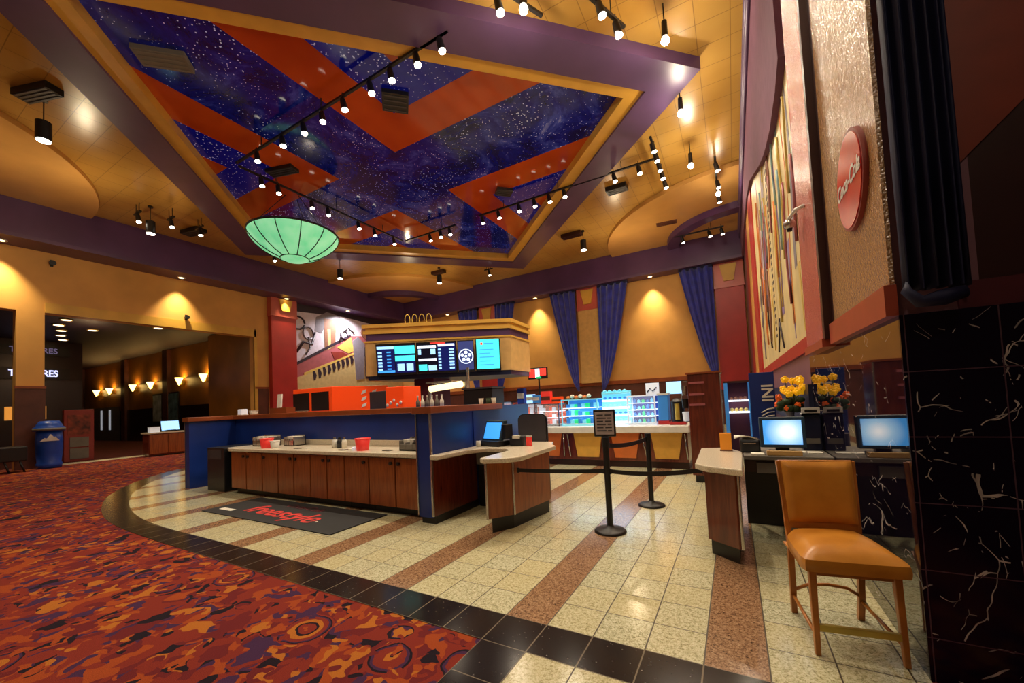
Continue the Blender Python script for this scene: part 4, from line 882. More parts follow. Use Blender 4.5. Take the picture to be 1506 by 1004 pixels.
t = thing('amber_stand', 'amber translucent card holder on the right kiosk top', 'card holder', (1.34, 2.5, .826)); b = B(); b.box(-.055, -.03, 0, .055, .03, .19); b.build('case', 'amber', t, bevel=.006); b = B(); b.box(-.06, -.035, .0, .06, .035, .015); b.build('foot', 'm_brown', t)
t = thing('ticket_printer', 'black ticket printer left of the bright desk monitor', 'printer', (1.55, 2.45, .831)); b = B(); b.box(-.08, -.12, 0, .1, .12, .13); b.build('body', 'black_plastic', t, bevel=.015); b = B(); b.box(-.05, -.13, .09, .06, -.1, .1); b.build('slot', 'chrome', t)
b = B(); b.grid(lambda u, v: (1.42+.2*u, 2.35+.12*v, .97+.03*math.sin(3*u+2*v)), 6, 4); o = b.build('paper_sheets', 'paper', solid=.006); tag(o, 'loose pale papers lying over the black ticket printer', 'paper')
for i, (x, y) in enumerate([(1.98, 2.42), (2.1, 2.38), (1.62, 2.2)]):
    b = B(); b.box(x-.06, y-.05, .831, x+.05, y+.06, .838+.004*i); o = b.build('receipt', 'paper', bevel=.002); tag(o, ['white receipt right of the bright desk monitor', 'second white receipt nearest the marble wall on the desk', 'small white receipt left of the bright monitor foot'][i], 'receipt')
# brochure slots
t = thing('card_dispenser', 'dark card dispenser box with white framed slot between monitor and marble wall', 'dispenser', (2.11, 2.66, .831))
b = B(); b.box(-.08, -.06, 0, .08, .1, .36); b.build('body', 'navy_dark', t, bevel=.008); b = B(); b.box(-.075, -.08, .36, .075, -.06, .43); b.box(-.075, -.08, .36, .075, .02, .375); fr = b.build('slot_frame', 'white', t); b = B(); b.box(-.05, -.084, .385, .05, -.08, .41); b.build('slot', 'black', fr)
b = B(); b.box(-.06, -.075, .07, .06, -.06, .12); b.build('lower_tray', 'stone_grey', t)
# flowers
t = thing('flower_vase', 'vase of yellow and orange flowers behind the desk monitor', 'flowers', (2.0, 3.2, 0))
b = B(); b.cyl((0,0,0), (0,0,.95), .12, .12); b.build('pedestal', 'navy_dark', t)
b = B(); b.lathe([(.001, .95), (.05, .95), (.06, 1.08), (.04, 1.16), (.05, 1.2)], seg=16); b.build('vase', 'zinc', t)
st = B(); fy = B(); fo = B(); lf = B()
for i in range(26):
    top_ = i < 14
    if top_: p = (random.uniform(-.08, .14), random.uniform(-.06, .08), random.uniform(1.40, 1.58))
    else: p = (random.uniform(-.14, .12), random.uniform(-.08, .08), random.uniform(1.24, 1.38))
    st.tube([(0,0,1.15), (p[0]*.5, p[1]*.5, 1.15+(p[2]-1.15)*.6), p], .004, 5)
    tgt = fy if top_ else fo; r_ = .034 if top_ else .026
    for kx in range(5):
        aa = kx*2*PI/5+i; tgt.blob((p[0]+r_*.7*math.cos(aa), p[1]+.01, p[2]+r_*.7*math.sin(aa)), r_*.62, (1, .8, 1), 7)
    tgt.blob(p, r_*.6, (1, 1.2, 1), 7)
    lf.blob((p[0]*.8, p[1]*.8, 1.2+random.uniform(0, .14)), .035, (1.3, .5, 1), 6)
st.build('stems', 'leaf', t); fy.build('yellow_blooms', 'flower_y', t); fo.build('orange_blooms', 'flower_o', t)['kind'] = 'stuff'; lf.build('leaves', 'leaf', t)
# vertical INI board
t = thing('letter_board', 'navy banner with vertical white letters left of the flower vase', 'sign', (1.82, 4.4, 0)); b = B(); b.box(-.17, 0, 0, .14, .03, 1.72); b.build('board', 'navy', t, bevel=.004)
text('INI', 'lettering', 'white', .2, face((1.86, 4.395, 1.42), (0, 0, -1), (1, 0, 0)), t, .002, 0, 1, .004)
for k in range(3):
    b = B(); b.tube([(-.04, -.006, 1.14-.05*k), (.04, -.006, 1.19-.05*k), (.12, -.006, 1.2-.05*k)], .008); b.build('chevron_mark', 'white', t)

# security camera
t = thing('security_camera', 'white dome security camera on the salmon pilaster of the right wall', 'camera', (2.13, 2.25, 3.12))
b = B(); b.tube([(0, -.08, .04), (-.06, .0, .05), (-.1, .1, .02), (-.1, .14, -.0)], .018); b.build('arm', 'white', t); b = B(); b.blob((-.1, .14, -.03), .055, (1, 1, .9), 14); b.build('dome', 'chrome', t); b = B(); b.cyl((-.1, .14, -.06), (-.1, .14, -.1), .03, .02); b.build('lens', 'black', t)
# round red sign
t = thing('round_sign', 'round red sign with white script on the hammered tan wall', 'sign', (XR-.02, .80, 2.73))
b = B(); b.cyl((-.025, 0, 0), (0, 0, 0), .30, seg=48); b.build('rim', 'm_red', t); b = B(); b.cyl((-.03, 0, 0), (-.02, 0, 0), .28, seg=48); b.build('face', plain('sign_red', rgb(206, 36, 34), .25), t)
text('Coca-Cola', 'script', 'white', .13, face((XR-.053, .80, 2.73), (0, -1, .0), (0, 0, 1)), t, .001, .35, .95, .003)

# poster mural on right wall
t = thing('poster_mural', 'tall cream mural poster with coloured vertical swirls on the right wall', 'mural', (XR-.01, 6, 2))
b = B(); b.wall([(2.64, 2.02), (10.1, 2.02), (10.1, 7.0), (9.2, 6.8), (7.6, 6.2), (6.2, 5.7), (4.2, 5.2), (2.64, 5.2)], 'x', XR-.012, .010); cv = b.build('canvas', 'p_cream', t, world=True)
def sw(name, y0, w, z0, z1, mat, amp=.08, ph=0, dd=.004):
    b = B(); n = 24; vs = []
    for i in range(n+1):
        z_ = z0+(z1-z0)*i/n; yy = y0+amp*math.sin(z_*2.3+ph); ww = w*(.6+.4*math.sin(z_*1.7+ph*2))
        for d in (0, -dd): vs += [(XR-.0125+d, yy-ww/2, z_), (XR-.0125+d, yy+ww/2, z_)]
    b.add(vs, [(4*i+2, 4*i+3, 4*i+7, 4*i+6) for i in range(n)] + [(4*i, 4*i+2, 4*i+6, 4*i+4) for i in range(n)] + [(4*i+1, 4*i+5, 4*i+7, 4*i+3) for i in range(n)])
    b.build(name, mat, cv, world=True)
for a in [('stripe', 2.95, .22, 3.4, 5.2, 'p_teal', .05, 0), ('stripe', 3.3, .18, 2.9, 5.1, 'm_grey', .08, 1), ('stripe', 3.75, .16, 2.3, 5.1, 'p_orange', .1, 2), ('stripe', 4.2, .2, 3.0, 5.2, 'p_teal', .12, 3), ('stripe', 3.85, .26, 2.1, 3.4, 'p_purple', .04, .5),
          ('stripe', 4.9, .34, 2.6, 5.3, 'p_purple', .08, 1.4), ('stripe', 5.7, .2, 2.2, 5.5, 'm_cream', .1, .2), ('stripe', 6.9, .25, 3.0, 6.0, 'p_orange', .12, 2.2), ('stripe', 8.3, .3, 2.4, 6.3, 'm_mauve', .1, 0), ('stripe', 3.1, .14, 2.1, 2.9, 'm_yellow', .06, 1)]: sw(*a)
b = B()
for i in range(26): b.box(XR-.018, 6.05, 2.4+i*.12, XR-.012, 6.2, 2.45+i*.12)
b.build('dotted_line', 'ink', cv, world=True)
rs = random.Random(3)
for i in range(34):
    y_ = rs.uniform(2.8, 9.2); z_ = rs.uniform(2.15, min(5.0, 3.2+y_*.3)); hh = rs.uniform(.7, 1.9); am = rs.uniform(.02, .09)
    b = B(); b.tube([(XR-.03, y_+am*math.sin(j*1.1+i), z_+hh*j/6) for j in range(7)], rs.choice([.010, .014, .018]), 5)
    b.build('painted_stroke', rs.choice(['p_purple', 'p_teal', 'p_orange', 'm_brown', 'm_mauve', 'm_grey', 'm_yellow', 'lilac']), cv, world=True)
b = B(); b.tube([(XR-.03, 5.0, 2.1), (XR-.03, 5.4, 2.55), (XR-.03, 5.8, 2.1), (XR-.03, 5.4, 2.62)], .012); b.tube([(XR-.03, 7, 2.3), (XR-.03, 7.4, 2.9), (XR-.03, 7.2, 3.4)], .015); b.build('ink_line', 'ink', cv, world=True)

# mural on the left wall
t = thing('wall_mural', 'painted mural of a staircase and arch on the far left wall beside the red pilaster', 'mural', (XL, 14, 3))
b = B(); b.box(XL, 10.42, 2.7, XL+.02, 18.2, ZBb); cv = b.build('canvas', 'lilac', t, world=True)
lay = [0]
def mp(name, pts, mat):
    lay[0] += 1; b = B(); b.wall(pts, 'x', XL+.02, .004+.0025*lay[0]); b.build(name, mat, cv, world=True)
mp('painted_sky', [(10.42, 6.9), (13.5, 7.1), (18.2, 6.8), (18.2, ZBb), (10.42, ZBb)], 'ink')
mp('painted_floor', [(10.42, 4.0), (14.0, 6.0), (18.2, 6.4), (18.2, 2.7), (10.42, 2.7)], 'm_mauve')
mp('painted_arch', [(11.6, 6.0), (11.7, 6.8), (12.4, 7.2), (13.2, 7.1), (13.8, 6.6), (13.8, 6.2), (12.7, 6.7), (12.3, 6.4), (12.0, 5.9)], 'm_grey')
mp('painted_column', [(12.2, 4.9), (12.9, 5.2), (13.0, 6.8), (12.2, 6.8)], 'm_brown')
mp('painted_column_light', [(12.4, 5.0), (12.6, 5.1), (12.6, 6.2), (12.4, 6.2)], 'm_cream')
mp('painted_stair_edge', [(10.42, 3.95), (14.0, 5.95), (14.0, 6.12), (10.42, 4.12)], 'ink')
mp('painted_landing', [(13.0, 5.2), (14.0, 5.9), (14.2, 5.1), (13.8, 4.9)], 'm_yellow')
mp('painted_drape', [(12.6, 4.9), (13.4, 4.95), (14.0, 4.7), (13.6, 4.3), (12.9, 4.3)], 'm_red')
mp('painted_steps', [(10.42, 2.7), (10.42, 3.3), (14.2, 4.75), (18.2, 5.0), (18.2, 2.7)], 'm_cream')
mp('painted_rail', [(10.9, 3.45), (14.3, 4.9), (14.3, 5.02), (10.9, 3.6)], 'm_yellow')
for i in range(9):
    y_ = 11.5+i*.31; z_ = 3.68+i*.133
    mp('painted_baluster', [(y_-.05, z_-.5), (y_+.06, z_-.46), (y_+.14, z_-.2), (y_+.03, z_+.05), (y_-.1, z_)], 'ink')
mp('painted_pier', [(14.3, 3.3), (14.9, 3.4), (15.0, 5.6), (14.5, 6.0), (14.1, 5.7)], 'm_grey')
mp('painted_arcade', [(15.0, 3.4), (16.6, 3.4), (16.6, 5.5), (16.0, 5.9), (15.0, 5.4)], 'ink')
mp('painted_arcade_light', [(15.3, 3.4), (16.4, 3.4), (16.4, 4.6), (15.9, 4.9), (15.3, 4.6)], 'm_grey')
mp('painted_wheel', [(15.3+.55*math.cos(2*PI*i/12), 6.3+.42*math.sin(2*PI*i/12)) for i in range(12)], 'm_brown')
mp('painted_wheel_centre', [(15.3+.3*math.cos(2*PI*i/12), 6.3+.22*math.sin(2*PI*i/12)) for i in range(12)], 'm_grey')
def curl(pts, r=.05, mat='ink'): b = B(); b.tube([(XL+.04, y_, z_) for y_, z_ in pts], r, 6); b.build('painted_curl', mat, cv, world=True)
curl([(10.6+.4*math.cos(a), 6.3+.35*math.sin(a)) for a in [i*.5 for i in range(13)]]); curl([(11.2+.3*math.cos(a), 5.8+.35*math.sin(a)) for a in [i*.5 for i in range(12)]], .05, 'm_grey')
curl([(10.5, 4.7), (10.9, 5.3), (11.4, 5.2), (11.6, 5.9)], .07); curl([(11.0, 4.6), (11.3, 5.0), (11.2, 5.6)], .06, 'm_grey'); curl([(13.2, 5.6), (13.4, 6.2), (13.8, 6.5), (14.2, 6.2)], .06, 'm_grey'); curl([(13.5+.25*math.cos(a), 6.0+.25*math.sin(a)) for a in [i*.5 for i in range(12)]], .04)

# ------------------------------------------------------------------ curtains on the back wall
def swag(xin, xout, xtop_in, zt, zb, label, mat='curtain', y=YB-.5):
    """curtain pinned at xin (pilaster side); free edge runs from xout at top to xin at the bottom"""
    t = thing('curtain', label, 'curtain', (xin, y, zb), 0, 'blue swag curtains on the back wall')
    def fn(u, v):
        z_ = zb+(zt-zb)*v; w = .07+.93*(v**.72); xo = xin+(xout-xin)*w
        x_ = xin+(xo-xin)*u
        return (x_-xin, .07*math.sin(u*PI*2*4.5)*(.35+.65*v)-.02, z_-zb)
    b = B(); b.grid(fn, 60, 14); b.build('drape', mat, t, solid=.02)
    b = B(); b.box(min(0, xout-xin), -.05, zt-zb-.05, max(0, xout-xin), .1, zt-zb+.05); b.build('heading', 'curtain_dark', t); return t
swag(.93, -.5, 0, 7.3, 2.0, 'blue draped curtain left of the rightmost red pilaster on the back wall')
swag(-4.45, -2.9, 0, 7.3, 1.9, 'blue draped curtain right of the tan pilaster on the back wall')
swag(-5.68, -7.15, 0, 7.3, 1.9, 'blue draped curtain left of the tan pilaster on the back wall')
swag(-10.75, -9.4, 0, 7.3, 1.9, 'blue draped curtain showing right of the menu box top')
swag(-12.05, -13.5, 0, 7.3, 1.9, 'blue draped curtain behind the menu box, left of the red pilaster')
# large dark curtain at the right
t = thing('stage_curtain', 'large dark navy curtain hanging above the black marble at right', 'curtain', (2.31, .28, 1.9))
def fn(u, v):
    return ((u-.5)*.23+.012*(1-v), -.035*math.sin(u*PI*2*5)-.04*math.sin(u*PI), v*6.6)
b = B(); b.grid(fn, 60, 10); b.build('drape', 'curtain_dark', t, solid=.01)
b = B(); b.tube([(-.09, -.02, .06), (-.105, -.05, .0), (-.06, -.05, -.06), (.02, -.04, -.05), (.1, -.03, -.03)], [.008, .022, .03, .04, .03]); b.build('gathered_hem', 'curtain_dark', t)

# ------------------------------------------------------------------ chair
t = thing('leather_chair', 'amber leather counter chair with brass footrail beside the black marble', 'chair', (1.915, .595, .005), R(9))
def cushion(b, w0, w1, d, z0, z1, y0, bulge=.02):
    n = 10; 
    def top(u, v):
        w = w0+(w1-w0)*v; e = min(u, 1-u, v, 1-v); k = min(1, e/.22); rr = 1-(1-k)**2.2
        cornerx = 1-.06*(1-min(1, min(v, 1-v)/.15))**2
        return ((u-.5)*w*cornerx*(1-.16*max(0, (v-.55)/.45)**3), y0+(v-.5)*d*(1-.03*(2*u-1)**4), z1-.045*(1-rr)+bulge*math.sin(PI*u)*math.sin(PI*v))
    b.grid(top, 20, 20)
    def side(u, v):
        a = u*4; k = int(min(a, 3.999)); f = a-k
        U, V = [(f, 0), (1, f), (1-f, 1), (0, 1-f)][k]; p = top(U, V)
        return (p[0]*(1+.02*math.sin(PI*v)), y0+(p[1]-y0)*(1+.02*math.sin(PI*v)), z0+(p[2]-z0)*v)
    b.grid(side, 80, 4); b.box(-w0*.46, y0-d*.46, z0, w0*.46, y0+d*.46, z0+.01)
b = B(); cushion(b, .475, .42, .48, .455, .565, -.02, .03); b.build('seat', 'leather', t)
def leg(x0, y0, z0, x1, y1, z1, r=.0175, mat='chair_wood', nm='leg', q=.75):
    b = B(); a = r*q
    b.hexa([(x0-a,y0-a,z0),(x0+a,y0-a,z0),(x0+a,y0+a,z0),(x0-a,y0+a,z0)], [(x1-r,y1-r,z1),(x1+r,y1-r,z1),(x1+r,y1+r,z1),(x1-r,y1+r,z1)]); return b.build(nm, mat, t, bevel=.004)
leg(-.19, -.22, 0, -.185, -.20, .46); leg(.19, -.22, 0, .185, -.20, .46)
for sx in (-1, 1):
    b = B(); path = [(sx*.175, .24, 0), (sx*.178, .215, .15), (sx*.18, .20, .34), (sx*.182, .20, .5), (sx*.188, .222, .72), (sx*.197, .262, .975)]
    for i in range(5):
        p, q_ = path[i], path[i+1]; r_ = .0155
        b.hexa([(p[0]-r_,p[1]-r_,p[2]),(p[0]+r_,p[1]-r_,p[2]),(p[0]+r_,p[1]+r_,p[2]),(p[0]-r_,p[1]+r_,p[2])], [(q_[0]-r_,q_[1]-r_,q_[2]),(q_[0]+r_,q_[1]-r_,q_[2]),(q_[0]+r_,q_[1]+r_,q_[2]),(q_[0]-r_,q_[1]+r_,q_[2])])
    b.build('leg', 'chair_wood', t)
b = B()
def backf(u, v):
    e = min(u, 1-u, v, 1-v); k = min(1, e/.12); rr = 1-(1-k)**2
    return ((u-.5)*(.36+.02*v), .2+.06*(v**1.5)-.025-.025*rr+.012*(1-(2*u-1)**2), .60+v*.375)
b.grid(backf, 20, 20); b.grid(lambda u, v: ((.5-u)*(.36+.02*v), .2+.06*(v**1.5)+.018, .60+v*.375), 10, 10)
for (ua, ub) in (((0,0),(0,1)), ((1,0),(1,1)), ((0,0),(1,0)), ((0,1),(1,1))):
    def ed(u, v, ua=ua, ub=ub):
        U = ua[0]+(ub[0]-ua[0])*u; V = ua[1]+(ub[1]-ua[1])*u; p = backf(U, V); q_ = ((U-.5)*(.36+.02*V), .2+.06*(V**1.5)+.018, .60+V*.375)
        return tuple(p[i]+(q_[i]-p[i])*v for i in range(3))
    b.grid(ed, 20, 2)
b.build('backrest', 'leather', t)
b = B(); b.box(-.2, .245, .962, .2, .278, .98); b.build('back_frame', 'chair_wood', t, bevel=.004); b = B(); b.box(-.185, .19, .555, .185, .215, .6); b.build('lower_back_rail', 'chair_wood', t, bevel=.004)
b = B(); b.box(-.175, -.232, .13, .175, -.205, .165); b.build('foot_rail', 'brass', t, bevel=.004)
b = B(); b.tube([(-.178, .215, .15), (-.1, .19, .205), (0, .18, .22), (.1, .19, .205), (.178, .215, .15)], .010); b.build('stretcher', 'chair_wood', t)
for sx in (-1, 1): b = B(); b.tube([(sx*.188, -.21, .10), (sx*.184, 0, .11), (sx*.178, .21, .12)], .010); b.build('stretcher', 'chair_wood', t)
b = B(); b.box(-.19, -.21, .42, .19, .2, .456); b.build('seat_frame', 'chair_wood', t, bevel=.004)

# ------------------------------------------------------------------ green bowl pendant
t = thing('bowl_pendant', 'large green glass bowl pendant with dark ribs hanging below the ceiling', 'ceiling light', (-11.1, 5.6, 7.35))
prof = [(1.36, .02), (1.33, -.08), (1.2, -.26), (.98, -.46), (.7, -.64), (.42, -.76)]
b = B(); b.lathe(prof, seg=48); b.build('bowl', 'green_glass', t)
b = B(); b.lathe([(.42, -.76), (.3, -.82), (.15, -.86), (.001, -.87)], seg=32); b.build('bottom_cap', 'green_glass', t)
b = B(); b.lathe([(1.35, .0), (1.39, .0), (1.39, .05), (1.33, .05), (1.33, 0)], seg=48); b.lathe([(.42, -.77), (.45, -.75), (.43, -.72), (.40, -.75)], seg=32); b.build('rim', 'black', t); b = B(); b.lathe([(1.34, .03), (.7, .06), (.001, .07)], seg=48); b.build('reflection_lid', 'black', t)  # black lid added so the ceiling does not mirror the bright bowl
for k in range(12):
    a = 2*PI*k/12+.1; b = B(); b.tube([((r_+.012)*math.cos(a), (r_+.012)*math.sin(a), z_-.008) for r_, z_ in prof], .016, 6); b.build('rib', 'black', t)
for k in range(3):
    a = 2*PI*k/3; b = B(); b.tube([(1.34*math.cos(a), 1.34*math.sin(a), .03), (.2*math.cos(a), .2*math.sin(a), 1.42)], .012, 6); b.build('rod', 'black', t)

# ------------------------------------------------------------------ tracks and spotlights
ORD = ['first', 'second', 'third', 'fourth', 'fifth', 'sixth', 'seventh', 'eighth', 'ninth', 'tenth', 'eleventh', 'twelfth', 'thirteenth']
proto = None
def make_spot(loc, rz, label, group):
    t = thing('track_spotlight', label, 'spotlight', loc, rz, group)
    b = B(); b.cyl((0,0,.0), (.05, 0, -.24), .06, .075, 14); b.build('housing', 'black', t)
    b = B(); b.cyl((.05, 0, -.24), (.053, 0, -.255), .068, .068, 14); b.build('lamp_face', 'bulb', t)
    b = B(); b.box(-.03, -.03, .0, .03, .03, .04); b.cyl((0,0,.02), (0,0,.16), .012, seg=8); b.build('mount', 'black', t); return t
def spots(pts, z_, lab, grp, rz0=0):
    global proto
    for i, (x, y) in enumerate(pts):
        l = lab.format(ORD[i]); rz = rz0+random.uniform(-1, 1)*.5
        if proto is None: proto = make_spot((x, y, z_), rz, l, grp)
        else: dup(proto, (x, y, z_), rz, l, grp)
def track(p0, p1, z_, label, zc=H+.05):
    t = thing('lighting_track', label, 'lighting track', (p0[0], p0[1], z_)); d = Vector((p1[0]-p0[0], p1[1]-p0[1], 0)); n = Vector((-d.y, d.x, 0)).normalized()*.03
    b = B(); q = [-n, d-n, d+n, n]; b.hexa([v for v in q], [v+Vector((0,0,.05)) for v in q]); b.build('rail', 'black', t)
    k = max(2, int(d.length/2.5)+1)
    for i in range(k):
        p = d*(i+.5)/k; b = B(); b.cyl(p+Vector((0,0,.05)), p+Vector((0,0,zc-z_)), .012, seg=6); b.build('hanger', 'black', t)
ZT = 8.42
track((-2.8, 3.4), (-10.2, 3.4), ZT, 'long black track crossing the star ceiling nearest the camera')
spots([(-3.0, 3.4), (-3.6, 3.4), (-4.3, 3.4), (-4.9, 3.4), (-5.76, 3.4), (-6.5, 3.4), (-7.2, 3.4), (-8.06, 3.4), (-9.2, 3.4)], ZT-.05, '{} black spotlight from the right on the nearest star ceiling track', 'spotlights on the nearest ceiling track')
track((-10.3, 3.5), (-10.3, 9.8), ZT, 'black track above the green bowl pendant')
spots([(-10.3, 4.1), (-10.3, 4.6), (-10.3, 5.7), (-10.3, 6.3), (-10.3, 7.55), (-10.3, 8.3), (-10.3, 9.3)], ZT-.05, '{} black spotlight from the left on the track above the green bowl pendant', 'spotlights on the track above the pendant')
track((-10.2, 9.9), (-7.6, 9.9), ZT, 'short black track right of the green bowl pendant')
spots([(-8.9, 9.9), (-8.35, 9.9), (-7.9, 9.9)], ZT-.05, '{} black spotlight from the left on the short track right of the green bowl pendant', 'spotlights on the short far track')
track((-6.4, 9.8), (-.1, 9.8), ZT, 'black track running over the right purple beam to the right', H+.02)
spots([(-6.3, 9.8), (-5.6, 9.8), (-4.75, 9.8), (-4.15, 9.8), (-3.6, 9.8), (-3.05, 9.8), (-1.4, 9.8), (-.65, 9.8)], ZT-.05, '{} black spotlight from the left on the track crossing the right purple beam', 'spotlights on the right track')
track((-.1, 8.7), (-.1, 11.3), ZT, 'short black track at the cluster of spotlights right of the purple beam', H)
spots([(-.1, 8.9), (-.1, 9.4), (-.1, 9.95), (-.1, 10.5), (-.1, 11.1)], ZT-.05, '{} black spotlight from the top in the cluster right of the purple beam', 'clustered spotlights right of the beam')
track((1.38, 10.7), (1.38, 13.4), ZT, 'black track beside the right wall above the arc ceiling disc', H)
spots([(1.38, 10.95), (1.38, 12.1), (1.38, 13.2)], ZT-.05, '{} black spotlight from the top on the track beside the right wall', 'spotlights beside the right wall')
track((-.4, 16.0), (1.5, 16.0), ZT-.15, 'black track in front of the curved purple ring at upper right', H-.14)
spots([(-.1, 16.0), (.94, 16.0), (1.4, 16.0)], ZT-.2, '{} black spotlight from the left under the curved purple ring', 'spotlights under the purple ring')
track((-1.7, 2.7), (-1.1, 3.9), ZT-.2, 'short black track at the top centre edge above the purple beam', H)
spots([(-1.6, 3.2), (-.16, 4.15), (-.0, 4.65)], ZT-.25, '{} large spotlight from the left near the top edge above the purple beam', 'large spotlights near the top edge')
track((-.5, 3.5), (.1, 4.9), ZT-.2, 'second short black track near the top edge right of centre', H)
# bright hanging lamps (long stem)
hp = None
for i, (x, y, zb_, lab) in enumerate([(.74, 5.3, 7.95, 'bright glaring hanging lamp nearest the top edge right of centre'), (.77, 7.5, 7.95, 'bright hanging lamp at the right tip of the purple beam'), (.77, 9.95, 7.95, 'bright hanging lamp below the right tip of the purple beam'), (-1.22, 3.4, 7.95, 'bright hanging lamp at the top edge above the purple beam'), (1.40, 12.2, 7.95, 'bright lamp beside the right wall over the ceiling disc')]):
    t = thing('glare_lamp', lab, 'spotlight', (x, y, zb_), 0, 'bright hanging lamps')
    b = B(); b.cyl((0,0,.1), (0,0,.4), .06, .05, 14); b.build('housing', 'black', t)
    b = B(); b.blob((0,0,.03), .075, (1,1,1), 12); b.build('bulb', 'bulb_hot', t)
    b = B(); b.cyl((0,0,.4), (0,0,.755), .012, seg=6); b.build('stem', 'black', t)
# cylinder pendants
def pendant(x, y, zb_, label, s=1.0, zt=H):
    t = thing('cylinder_pendant', label, 'pendant light', (x, y, zb_), 0, 'black cylinder pendants')
    b = B(); b.cyl((0,0,.0), (0,0,.42*s), .13*s, seg=20); b.build('shade', 'black', t)
    b = B(); b.cyl((0,0,-.012), (0,0,.0), .115*s, seg=20); b.build('lamp_face', 'bulb', t)
    b = B(); b.cyl((0,0,.42*s), (0,0,zt-zb_), .012, seg=6); b.build('cord', 'black', t); b = B(); b.cyl((0,0,zt-zb_-.05), (0,0,zt-zb_), .07, seg=12); b.build('canopy', 'black', t)
pendant(-11.6, .15, 7.75, 'black cylinder pendant at the far left of the ceiling', 1.0, H)
pendant(-15.5, 3.3, 7.75, 'black cylinder pendant in the middle of the left cluster', 1.0)
pendant(-14.6, 10.05, 7.75, 'black cylinder pendant below right of the green bowl', 1.0, H)
pendant(-11.4, 13.5, 7.75, 'black cylinder pendant above the menu box', 1.0, H-.14)
pendant(-3.8, 13.9, 7.85, 'black cylinder pendant left of the right ceiling disc', 1.0, H)
for i, (x, y) in enumerate([(-15.6, 3.0), (-15.2, 3.75), (-15.2, 4.6), (-15.6, 7.5), (-9.2, 14.8)]):
    dup(proto, (x, y, 8.3), None, ['small black spotlight left of the left cluster pendant', 'small black spotlight right of the left cluster pendant', 'small black spotlight between the left cluster and the frame corner', 'small black spotlight below the green bowl at left', 'small black spotlight over the back band right of the menu box'][i], 'small ceiling spotlights')
    track((x-.25, y), (x+.25, y), 8.35, ['stub track left of the left cluster pendant', 'stub track right of the left cluster pendant', 'stub track between left cluster and frame corner', 'stub track below the green bowl at left', 'stub track over the back band right of the menu box'][i], H)
# ceiling boxes
for i, (x, y, w, d, rz, mat, lab) in enumerate([(-11.3, .0, .95, .32, .35, 'black', 'long black vent box on the ceiling at far left'), (-8.14, 1.06, .9, .45, .785, 'stone_grey', 'grey vent panel on the dark starry ceiling at upper left'),
        (-5.1, 4.35, .6, .6, .785, 'black', 'black speaker box at the inner tip of the orange chevron'), (-5.0, 9.25, .55, .4, .785, 'black', 'black vent on the right orange chevron'), (-.55, 14.95, .8, .4, .1, 'wainscot', 'brown vent on the right ceiling disc'), (-4.3, 13.9, .9, .35, 0, 'brown_dark', 'dark vent left of the right ceiling disc'),
        (-1.64, 11.2, .7, .4, 0, 'black', 'black projector box hanging right of the purple beam'), (-16.4, 4.9, .9, .4, .2, 'black', 'dark vent by the left band near the frame corner'), (-12.0, 14.2, .8, .3, 0, 'brown_dark', 'dark vent above the cylinder pendant over the menu box'), (-9.9, 4.5, .9, .35, .3, 'black', 'black box on the track above the green bowl pendant')]):
    t = thing('ceiling_vent', lab, 'vent', (x, y, H-.15 if i not in (1, 2, 3, 9) else H-.08), rz); b = B(); b.box(-w/2, -d/2, 0, w/2, d/2, .15 if i not in (1,2,3,9) else .13); b.build('frame', mat, t, bevel=.01)
    b = B()
    for k_ in range(4): yy = -d/2+d*(k_+.5)/4; b.box(-w/2+.05, yy-.02, -.012, w/2-.05, yy+.02, 0)
    b.build('louvre', 'dark_grey' if mat == 'black' else mat, t)
# soffit downlights
def lamp(kind, loc, energy, color=(1,.82,.58), size=.1, spot=None, target=None, blend=.6):
    d = bpy.data.lights.new('light', kind); d.energy = energy; d.color = color
    if kind in ('POINT', 'SPOT'): d.shadow_soft_size = size
    if kind == 'SPOT': d.spot_size = R(spot); d.spot_blend = blend
    o = bpy.data.objects.new('lamp_source', d); COL.objects.link(o); o.location = loc
    dirv = (Vector(target)-Vector(loc)) if target else Vector((0,0,-1))
    o.rotation_euler = dirv.to_track_quat('-Z', 'Y').to_euler(); return o
dl = [(-18.5, .6, 'left'), (-18.5, 5.3, 'left'), (-18.2, 13.3, 'mural'), (-14.4, 17.9, 'b'), (-8.1, 17.9, 'b'), (-1.8, 17.9, 'b'), (-10.2, 17.9, 'b2'), (-18.35, 9.7, 'p')]
dlab = ['recessed downlight in the left soffit at the picture edge', 'recessed downlight in the left soffit over the wide opening', 'recessed downlight above the staircase mural', 'recessed downlight in the back soffit above the menu box left part', 'recessed downlight in the back soffit just right of the menu box', 'recessed downlight in the back soffit between the two right curtains', 'recessed downlight behind the menu box cornice', 'recessed downlight above the left red pilaster']
for (x, y, kk), lab in zip(dl, dlab):
    t = thing('downlight', lab, 'downlight', (x, y, ZBb-.03), 0, 'recessed soffit downlights')
    b = B(); b.lathe([(.09, 0), (.14, 0), (.14, .028), (.09, .028), (.09, 0)], seg=20); b.build('trim_ring', 'white', t); b = B(); b.cyl((0,0,.01), (0,0,.026), .09, seg=20); b.build('lamp_face', 'down_bulb', t)
    lamp('SPOT', (x, y, ZBb-.10), {'left': 900, 'mural': 1200, 'b': 900, 'b2': 400, 'p': 250}[kk], (1, .82, .45) if kk != 'mural' else (1,.93,.88), .06, 80 if kk != 'mural' else 150, (x, y, 0), 1.0)

